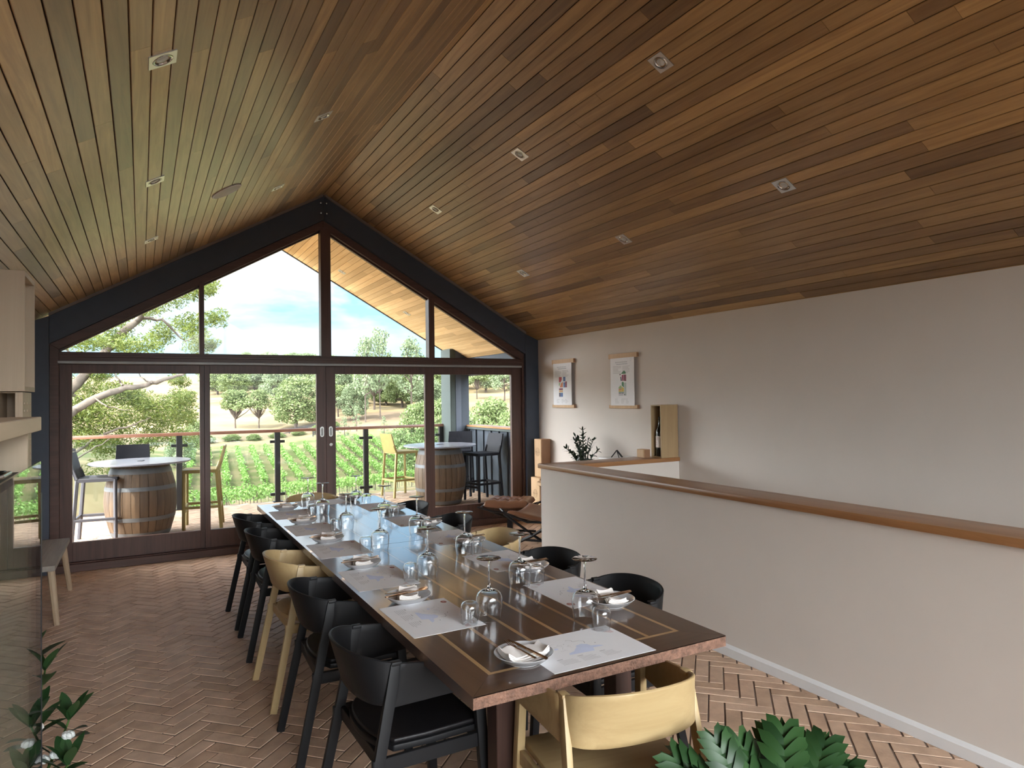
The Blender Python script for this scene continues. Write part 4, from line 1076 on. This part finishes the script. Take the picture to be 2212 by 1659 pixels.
def leaves(mb, c, rad, n, size, r, flatz=.75, slim=.5, droop=.0):
    for _ in range(n):
        while True:
            p = Vector((r.uniform(-1,1),r.uniform(-1,1),r.uniform(-1,1)))
            if .25 < p.length < 1: break
        p = Vector(c)+Vector((p.x*rad[0],p.y*rad[1],p.z*rad[2]))
        d = Vector((r.gauss(0,1),r.gauss(0,1),r.gauss(0,.6)-droop)).normalized(); e = d.cross(Vector((r.gauss(0,1),r.gauss(0,1),r.gauss(0,1)))).normalized()
        s = size*r.uniform(.6,1.3)
        mb.add([p-d*s*.5, p+e*s*slim*.5, p+d*s*.5, p-e*s*slim*.5], [(0,1,2,3)])
def tree(kind, seed, leafm, barkm):
    """unit-height tree: trunk, boughs and a crown of leaf clumps"""
    r = random.Random(seed); t = bpy.data.objects.new('gum_tree', None); COL.objects.link(t)
    T_, C = MB(), MB()
    if kind == 'open':
        T_.tube([(0,0,-.15),(.01,0,.15),(.0,.01,.32)],[.022,.016,.012],7); nb, z0, z1, cr, ncl, per = 7, .50, .96, .44, 30, (150 if seed != 12 else 90)
    elif kind == 'bush':
        T_.tube([(0,0,-.15),(.01,0,.15),(0,0,.4)],[.035,.03,.02],7); nb, z0, z1, cr, ncl, per = 6, .16, .92, .42, 44, 190
    elif kind == 'cone':
        T_.tube([(0,0,-.15),(0,0,.9)],[.03,.006],6); nb, z0, z1, cr, ncl, per = 0, .12, .95, .3, 16, 80
    else:
        T_.tube([(0,0,-.15),(.02,0,.25),(.03,.02,.55),(.02,.0,.8)],[.018,.014,.010,.004],7); nb, z0, z1, cr, ncl, per = 8, .34, .97, .36, 22, 95
    for k in range(ncl):
        u = (k+.5)/ncl; z = z0+(z1-z0)*u
        if kind == 'cone': rr = .22*(1.05-u)
        elif kind == 'bush': rr = cr*math.sin(math.pi*(.22+.72*u))**.8*r.uniform(.55,1)
        elif kind == 'open': rr = cr*(1.02-.80*u**1.6)*r.uniform(.25,1); z = .60+.36*u-.10*(rr/cr)**2
        else: rr = cr*(1.0-.75*u**2)*r.uniform(.35,1)
        a = k*2.399+r.uniform(-.3,.3); c = (rr*math.cos(a), rr*math.sin(a), z)
        s = {'open':.105,'bush':.125,'cone':.075,'tall':.10}[kind]*r.uniform(.8,1.2)
        leaves(C, c, (s*1.15,s*1.15,s*.72), per, .042 if kind != 'cone' else .035, r, slim=.62)
        if kind != 'cone' and (k % 2 == 0 or kind == 'open'):
            b0 = Vector((0,0,.18+.12*u if kind=='bush' else .28+.3*u*(kind=='tall'))); m = b0.lerp(Vector(c),.55)+Vector((0,0,-.03))
            T_.tube([b0,m,Vector(c)+Vector((0,0,.02))],[.012,.0075,.003],5)
    T_.build('trunk', barkm, t, smooth=60); C.build('crown', leafm, t, smooth=0)
    return t
PT = {}
for k, sd, lm in (('open',1,'leafA'),('open2',12,'leafA'),('bush',3,'leafA'),('bush2',14,'leafC'),('bushB',5,'leafB'),('tall',7,'leafC'),('cone',9,'leafC')):
    PT[k] = [k.rstrip('2B'), sd, M[lm], None]
def plant_tree(kind, x, y, w, h, label, group='trees on the hills', rz=None, sink=0):
    global _seed
    rz = (x*7.3+y) % 6.28 if rz is None else rz
    rec = PT[kind]
    if rec[3] is None:
        rec[3] = tree(rec[0], rec[1], rec[2], M['barkD']); o = rec[3]; o.rotation_euler.z = rz; tag(o, label, 'tree', group)
    else: o = dup(rec[3], (0,0,0), rz, label, group)
    o.location = (x, y, ground(x,y)-sink); s = w/(.92 if rec[0]=='bush' else .86 if rec[0]=='open' else .46 if rec[0]=='cone' else .74)
    o.scale = (s, s, h)
    return o
plant_tree('open',20.4,180,11.0,9.9,'umbrella-shaped gum tree on the dry hill, first right of the door edge post',sink=.2)
plant_tree('open2',25.4,177,9.0,9.8,'bare-limbed gum tree next to the umbrella-shaped one on the dry hill')
plant_tree('bush',32.6,168,13.5,12.6,'big round bushy tree above the black paddock fence')
plant_tree('bush2',38.5,232,10,12,'dense tree standing uphill behind the big round bushy tree')
plant_tree('bush2',48.5,190,10.5,13,'grey-green tree just right of the door handles')
plant_tree('open2',55.3,180,14.5,14,'spreading gum tree with dark trunks in the middle of the third door')
plant_tree('bush',65.0,185,11,13,'leafy tree on the hill right of the spreading gum')
plant_tree('bush2',45.2,163,7.5,9,'low bushy tree beneath the grey-green tree by the handles')
plant_tree('bush2',72.0,190,9.5,13,'leafy tree on the hill nearly touching the pillar')
plant_tree('tall',46.5,158,7.5,20.0,'tall thin gum whose crown shows above the transom, shorter of the pair')
plant_tree('tall',50.8,160,7.8,21.5,'tall thin gum whose crown shows above the transom, taller of the pair',rz=2.1)
plant_tree('tall',59.5,162,10.5,19.2,'tall gum crown above the transom close to the slim mullion',rz=4)
plant_tree('bushB',37.6,100,7.8,12.0,'bright round willow-like tree left of the pillar')
plant_tree('bushB',43.5,105,7.0,12.2,'bright round tree partly behind the pillar')
plant_tree('open',95.8,200,9.5,11,'pale gum on the ridge right of the pillar')
plant_tree('tall',100.5,190,11.5,11.5,'sparse gum on the ridge at the last door edge')
plant_tree('bushB',36.4,72,7.5,10.5,'bright bushy tree right of the pillar above the parapet')
plant_tree('bushB',33.2,61,5.5,9.6,'bright bushy tree above the parapet at the last door edge')
plant_tree('bush2',36.0,80,6.5,9.8,'dark bushy tree hard against the right of the pillar')
plant_tree('cone',42.1,150,2.4,5.6,'small dark conical tree on the slope under the spreading gum')
plant_tree('cone',37.3,142,2.8,5.0,'small conical tree lower on the slope, left of the other conical ones')
plant_tree('cone',45.2,140,1.9,4.4,'small bright conical tree on the slope right of the other conical ones')
plant_tree('bushB',41.5,118,4.4,4.6,'round shrub beyond the right barrel table on the slope')
plant_tree('bushB',42.6,111,4.0,3.8,'lower round shrub beyond the right barrel table on the slope')
plant_tree('bush2',5.6,122,4.6,6.0,'feathery tree on the dry slope at the edge of the big branching gum')
plant_tree('bush',9.0,142,4.8,6.5,'small round tree on the dry slope left of the second door')
r = random.Random(31); spots = []
def scatter(n, ylo, yhi, alo, ahi, w, h, kinds, label, group):
    tries = 0; got = 0
    while got < n and tries < 4000:
        tries += 1
        y = r.uniform(ylo,yhi); x = y*r.uniform(alo,ahi); ww = r.uniform(*w)
        if any(math.hypot(x-a, y-c) < .46*(ww+d) for a, c, d in spots): continue
        spots.append((x,y,ww)); got += 1
        plant_tree(r.choice(kinds), x, y, ww, r.uniform(*h), label, group)
for o in list(COL.objects):
    if o.name.startswith('gum_tree') and o.parent is None: spots.append((o.location.x, o.location.y, o.scale.x*.85))
scatter(16, 174, 224, .235, .40, (8,12), (8,11.5), ('bush2','bush','open2'), 'leafy tree in the thicket across the hillside behind the third door', 'thicket on the hillside')
scatter(64, 270, 440, .08, .245, (10,15), (9,12), ('bush2','bush'), 'bushy tree in the dense forest covering the far hill', 'forest trees on the far hill')
scatter(30, 205, 310, .31, .62, (9,14), (9,13), ('bush2','bush','open2'), 'tree in the belt of trees on the hillside behind the pillar', 'belt of trees on the right hillside')
for k in range(7):
    x = 13+k*4.3+r.uniform(-.8,.8); plant_tree('bushB', x, 156+r.uniform(-1,1), r.uniform(2.6,4.0), r.uniform(1.3,2.0), 'low rounded shrub in the line above the vineyard', 'shrubs above the vineyard')

# vine rows
def vinemesh(L, h, n, seed, gap):
    r = random.Random(seed); b = MB()
    for _ in range(n):
        y = r.uniform(0,L); z = h*(.30+.75*r.random()**.8); wv = .36*(1+.25*math.sin(y*1.7)+.12*math.sin(y*5.1)); x = r.gauss(0,.24)*max(.4,wv*2.2)
        d = Vector((r.gauss(0,1),r.gauss(0,1),r.gauss(.2,.7))).normalized(); e = d.cross(Vector((r.gauss(0,1),r.gauss(0,1),r.gauss(0,1)))).normalized(); s = r.uniform(.2,.42)
        p = Vector((x,y,z)); b.add([p-d*s*.5,p+e*s*.4,p+d*s*.5,p-e*s*.4],[(0,1,2,3)])
    q = MB(); y = .2
    while y < L:
        q.box(-.04,.04,y-.04,y+.04,-.4,h*.92); y += gap
    for k in range(int(L/1.6)):
        yy = .8+k*1.6; q.tube([(0,yy,-.3),(.02,yy,.35),(0,yy+.05,.65)],.03,4)
    return b, q
def vinerow(x0, y0, x1, y1, label, group, key, L, h, n, gap):
    if key not in PT:
        t = bpy.data.objects.new('vine_row', None); COL.objects.link(t)
        b, q = vinemesh(L, h, n, len(PT), gap); b.build('foliage', M['vine'], t, smooth=0); q.build('trellis', M['barkD'], t, smooth=0)
        PT[key] = t; o = t; tag(o, label, 'vine row', group)
    else: o = dup(PT[key], (0,0,0), 0, label, group)
    a, c = Vector((x0,y0,ground(x0,y0))), Vector((x1,y1,ground(x1,y1))); d = c-a
    o.location = a; o.rotation_euler = (math.atan2(d.z, math.hypot(d.x,d.y)), 0, math.atan2(-d.x, d.y)); o.scale = (1, d.length/L, 1)
for k in range(14):
    x = 5.2+k*2.5; y0, y1 = 100+.12*k, 138+.1*k
    vinerow(x, y0, x+3.2+.02*k, y1, 'green vine row running up the slope beyond the deck', 'vine rows running up the slope', 'vA%d' % (k%3), 38, 1.6, 2700, 6)
for k in range(4):
    y = 76+k*2.6
    vinerow(44, y+4.5, 4.0, y, 'green vine row running across the slope below the deck', 'vine rows running across the slope', 'vB%d' % (k%2), 40, 1.5, 2300, 3)
for k in range(2):
    t = thing('paddock_fence', ('black rail fence in front of the big round bushy tree','black rail fence lower down beside the third door')[k], 'fence')
    x0, x1, y = ((27.5,37.5,160),(33,38.5,152))[k]; n = 6
    for i in range(n):
        x = x0+(x1-x0)*i/(n-1); g = ground(x,y); b = MB(); b.box(x-.09,x+.09,y-.09,y+.09,g-.3,g+1.35); b.build('post', M['blackmetal'], t, smooth=0)
    for z in (.45,.85,1.2):
        b = MB(); b.bar((x0,y-.1,ground(x0,y)+z),(x1,y-.1,ground(x1,y)+z),.06,.18); b.build('rail', M['blackmetal'], t, smooth=0)

# the big branching gum near the deck
t = thing('big_gum_tree', 'big branching gum tree close to the deck filling the left panes', 'tree', (-2.4,19,0))
def hb(pts, r0, r1, seed):
    r = random.Random(seed); P = []
    for a, c in zip(pts, pts[1:]):
        for q in range(4):
            p = Vector(a).lerp(Vector(c), q/4); P.append(p+Vector((r.uniform(-.03,.03),r.uniform(-.1,.1),r.uniform(-.025,.025))))
    P.append(Vector(pts[-1])); n = len(P)
    b = MB(); b.tube(P, [.72*(r0+(r1-r0)*i/(n-1)) for i in range(n)], 9)
    b.v = [(x+2.4,y-19,z) for x,y,z in b.v]; return b
hb([(-2.7,19.3,-4.5),(-2.75,19.2,-1.5),(-2.5,19.1,.1),(-2.28,19,.68),(-1.93,19,1.26),(-1.47,19,1.89),(-.96,19,2.55),(-.43,19,3.26),(-.04,19,3.66),(.21,19,4.05),(.42,19,4.46),(.6,18.8,5.4)],.26,.05,1).build('trunk', M['bark'], t, smooth=60)
for i, (pts, a, c) in enumerate([([(-2.5,19,.1),(-2.2,18.2,.7),(-1.81,17.5,1.19),(-1.36,17.5,1.4),(-.89,17.5,1.7),(-.31,17.5,1.94),(.23,17.5,2.04),(.66,17.5,2.17),(1,17.5,2.34)],.19,.03),
    ([(-.96,19,2.55),(-1.47,19,2.82),(-1.74,19,2.97)],.06,.03),([(-.04,19,3.66),(.47,19.2,3.68),(.99,19.2,3.17),(1.3,19.2,3.3)],.06,.012),([(-.31,17.5,1.94),(-.49,17.5,2.17),(-.54,17.5,2.38)],.035,.01),
    ([(.24,17.5,2.04),(-.0,17.6,2.2),(-.13,17.6,2.5)],.03,.008),([(-2.6,18.8,-.3),(-1.44,18.5,.41),(-.8,18.5,.86),(-.14,18.5,1.11),(.25,18.5,1.26)],.07,.012),([(-2.6,18.6,-.4),(-1.42,18.3,.27),(-.89,18.3,.61),(-.52,18.3,.86)],.05,.01),
    ([(.21,19,4.05),(.7,19.2,4.3),(1.3,19.2,4.2)],.05,.01),([(-.89,17.5,1.7),(-.6,17.3,1.5),(-.2,17.3,1.45)],.03,.008),([(-1.47,19,1.89),(-1.0,19.5,1.5),(-.3,19.8,1.0)],.06,.01)]):
    hb(pts, a, c, i+3).build('branch', M['bark'], t, smooth=60)
CL = [(-1.08,17.2,3.09,.51),(-.72,19,3.59,.65),(-.15,20.8,4.17,.74),(.35,18.1,4.05,.58),(.87,19.9,4.5,.71),(1.13,17.2,4.03,.55),(1.57,19,3.77,.43),(1.54,20.8,3.38,.59),(.94,18.1,3.31,.58),(.49,19.9,3.45,.54),(-.04,17.2,2.99,.49),(-.53,19,3.04,.49),(1.8,20.8,3.19,.27),(1.4,18.1,4.39,.32),(-1.21,19.9,2.08,.64),(-.92,17.2,1.27,.74),(-.54,19,.94,.68),(-.16,20.8,1.35,.86),(.34,18.1,1.27,.77),(.8,19.9,1.4,.64),(-.04,17.2,1.68,.49),(.56,19,.9,.61),(1.04,20.8,1.09,.44),(-1.14,18.1,.68,.65),(-.67,19.9,.27,.64),(.13,17.2,.62,.49),(-1.29,19,1.62,.61),(-.17,20.8,-.13,.37),(.93,18.1,1.81,.41),(.91,19.9,2.19,.35),(-.57,17.2,1.81,.49),(-.77,19,2.39,.34),(-1.81,20.8,2.45,.89),(-1.66,18.1,1.32,.77),(-2.02,19.9,.4,.85),(-1.9,19,3.4,.8),(-2.4,18.2,2.4,.8),(-2.6,19.5,1.2,.8)]
F = MB(); r = random.Random(8)
for i, (x, y, z, q) in enumerate(CL):
    if z < 2.5: y = max(y, 18.9)
    for k in range(4):
        c = Vector((x+r.uniform(-.5,.5)*q+2.4, y-19+r.uniform(-.7,.7)*q, z+r.uniform(-.45,.45)*q))
        leaves(F, c, (q*.62,q*.62,q*.42), int(340*q/.6), .10, r, slim=.24, droop=.5)
F.build('foliage', M['leafN'], t, smooth=0)

# ------------------------------------------------------------------ sky, sun, camera
w = bpy.data.worlds.new('sky'); S.world = w; w.use_nodes = True; t = w.node_tree; t.nodes.clear()
o = node(t,'ShaderNodeOutputWorld'); bg = node(t,'ShaderNodeBackground'); lk(t, bg.outputs[0], o.inputs[0])
tc = node(t,'ShaderNodeTexCoord'); sp = node(t,'ShaderNodeSeparateXYZ'); lk(t, tc.outputs['Generated'], sp.inputs[0])
up = ramp(t, [(0,(.30,.28,.24)),(.49,(.34,.32,.27)),(.505,(.56,.92,1.0)),(.55,(.40,.74,1.0)),(.66,(.24,.52,.92)),(1,(.13,.32,.70))])
mr = node(t,'ShaderNodeMapRange'); mr.inputs[1].default_value = -1; lk(t, sp.outputs['Z'], mr.inputs[0]); lk(t, mr.outputs[0], up.inputs['Fac'])
mp = node(t,'ShaderNodeMapping'); mp.inputs['Scale'].default_value = (3.2,3.2,9.5); mp.inputs['Location'].default_value = (.37,.2,.15); lk(t, tc.outputs['Generated'], mp.inputs['Vector'])
n1 = node(t,'ShaderNodeTexNoise'); n1.inputs['Scale'].default_value = 1.25; n1.inputs['Detail'].default_value = 9; n1.inputs['Roughness'].default_value = .58; n1.inputs['Distortion'].default_value = .35
lk(t, mp.outputs[0], n1.inputs['Vector'])
cr = ramp(t, [(.43,(0,0,0)),(.60,(1,1,1))]); lk(t, n1.outputs['Fac'], cr.inputs['Fac'])
n2 = node(t,'ShaderNodeTexNoise'); n2.inputs['Scale'].default_value = 2.4; n2.inputs['Detail'].default_value = 6; lk(t, mp.outputs[0], n2.inputs['Vector'])
cc = ramp(t, [(.36,(.74,.86,.97)),(.60,(1.0,1.03,1.05))]); lk(t, n2.outputs['Fac'], cc.inputs['Fac'])
gt = node(t,'ShaderNodeMapRange'); gt.inputs[1].default_value = 0.02; gt.inputs[2].default_value = .12; lk(t, sp.outputs['Z'], gt.inputs[0])
mu = node(t,'ShaderNodeMath', operation='MULTIPLY'); lk(t, cr.outputs['Color'], mu.inputs[0]); lk(t, gt.outputs[0], mu.inputs[1])
mx = node(t,'ShaderNodeMix', data_type='RGBA'); lk(t, mu.outputs[0], mx.inputs[0]); lk(t, up.outputs['Color'], mx.inputs[6]); lk(t, cc.outputs['Color'], mx.inputs[7])
# two glows added in the unseen sky, left and rear, to brighten the room
SUN = Vector((-.50,-.30,.81)).normalized()
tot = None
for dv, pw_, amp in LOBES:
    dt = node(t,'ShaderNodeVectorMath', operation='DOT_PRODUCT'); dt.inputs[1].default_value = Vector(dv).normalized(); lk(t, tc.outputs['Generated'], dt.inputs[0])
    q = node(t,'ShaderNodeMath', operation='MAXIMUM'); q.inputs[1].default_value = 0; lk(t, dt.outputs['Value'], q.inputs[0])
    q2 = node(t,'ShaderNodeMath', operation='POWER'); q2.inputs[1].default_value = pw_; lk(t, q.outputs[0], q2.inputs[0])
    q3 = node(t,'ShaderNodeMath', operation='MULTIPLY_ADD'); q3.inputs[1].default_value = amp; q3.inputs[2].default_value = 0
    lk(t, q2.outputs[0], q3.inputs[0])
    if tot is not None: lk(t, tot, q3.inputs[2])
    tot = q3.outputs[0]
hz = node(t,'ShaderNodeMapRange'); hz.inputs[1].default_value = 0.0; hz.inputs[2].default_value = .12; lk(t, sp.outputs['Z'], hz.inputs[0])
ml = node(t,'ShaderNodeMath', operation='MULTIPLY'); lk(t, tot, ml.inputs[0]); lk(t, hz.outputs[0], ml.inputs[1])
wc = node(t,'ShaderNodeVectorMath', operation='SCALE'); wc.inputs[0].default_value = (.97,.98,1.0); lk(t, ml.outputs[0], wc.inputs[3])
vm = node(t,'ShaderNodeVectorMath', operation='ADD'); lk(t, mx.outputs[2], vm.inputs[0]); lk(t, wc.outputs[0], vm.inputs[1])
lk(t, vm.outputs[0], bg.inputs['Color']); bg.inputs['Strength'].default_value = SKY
sd = bpy.data.lights.new('sun', 'SUN'); so = bpy.data.objects.new('sun', sd); COL.objects.link(so)
sd.energy = SUNE; sd.angle = R(.6); sd.color = (1,.95,.86); so.rotation_euler = SUN.to_track_quat('Z','Y').to_euler()

cd = bpy.data.cameras.new('camera'); co = bpy.data.objects.new('camera', cd); COL.objects.link(co); S.camera = co
cd.sensor_width = 36; cd.lens = 1473.38/2212*36; cd.clip_start = .05; cd.clip_end = 2000
ya, pi_, ro = .498265830, .0185302912, -.0140260879
cy, sy, cp, sp_ = math.cos(ya), math.sin(ya), math.cos(pi_), math.sin(pi_)
fw = Vector((sy*cp, cy*cp, sp_)); rt = Vector((cy,-sy,0)); uu = rt.cross(fw)
rr, u2 = rt*math.cos(ro)+uu*math.sin(ro), uu*math.cos(ro)-rt*math.sin(ro)
mw = Matrix.Identity(4)
for i in range(3): mw[i][0], mw[i][1], mw[i][2] = rr[i], u2[i], -fw[i]
mw[2][3] = 1.62
co.matrix_world = mw
S.view_settings.view_transform = 'Standard'; S.view_settings.look = 'None'; S.view_settings.exposure = EXPO; S.view_settings.gamma = 1; S.view_settings.use_curve_mapping = False
S.cycles.max_bounces = 12; S.cycles.diffuse_bounces = 6; S.cycles.glossy_bounces = 5; S.cycles.transparent_max_bounces = 24; S.cycles.transmission_bounces = 10
S.cycles.sample_clamp_indirect = 6; S.cycles.caustics_reflective = False; S.cycles.caustics_refractive = True
S.cycles.use_denoising = True
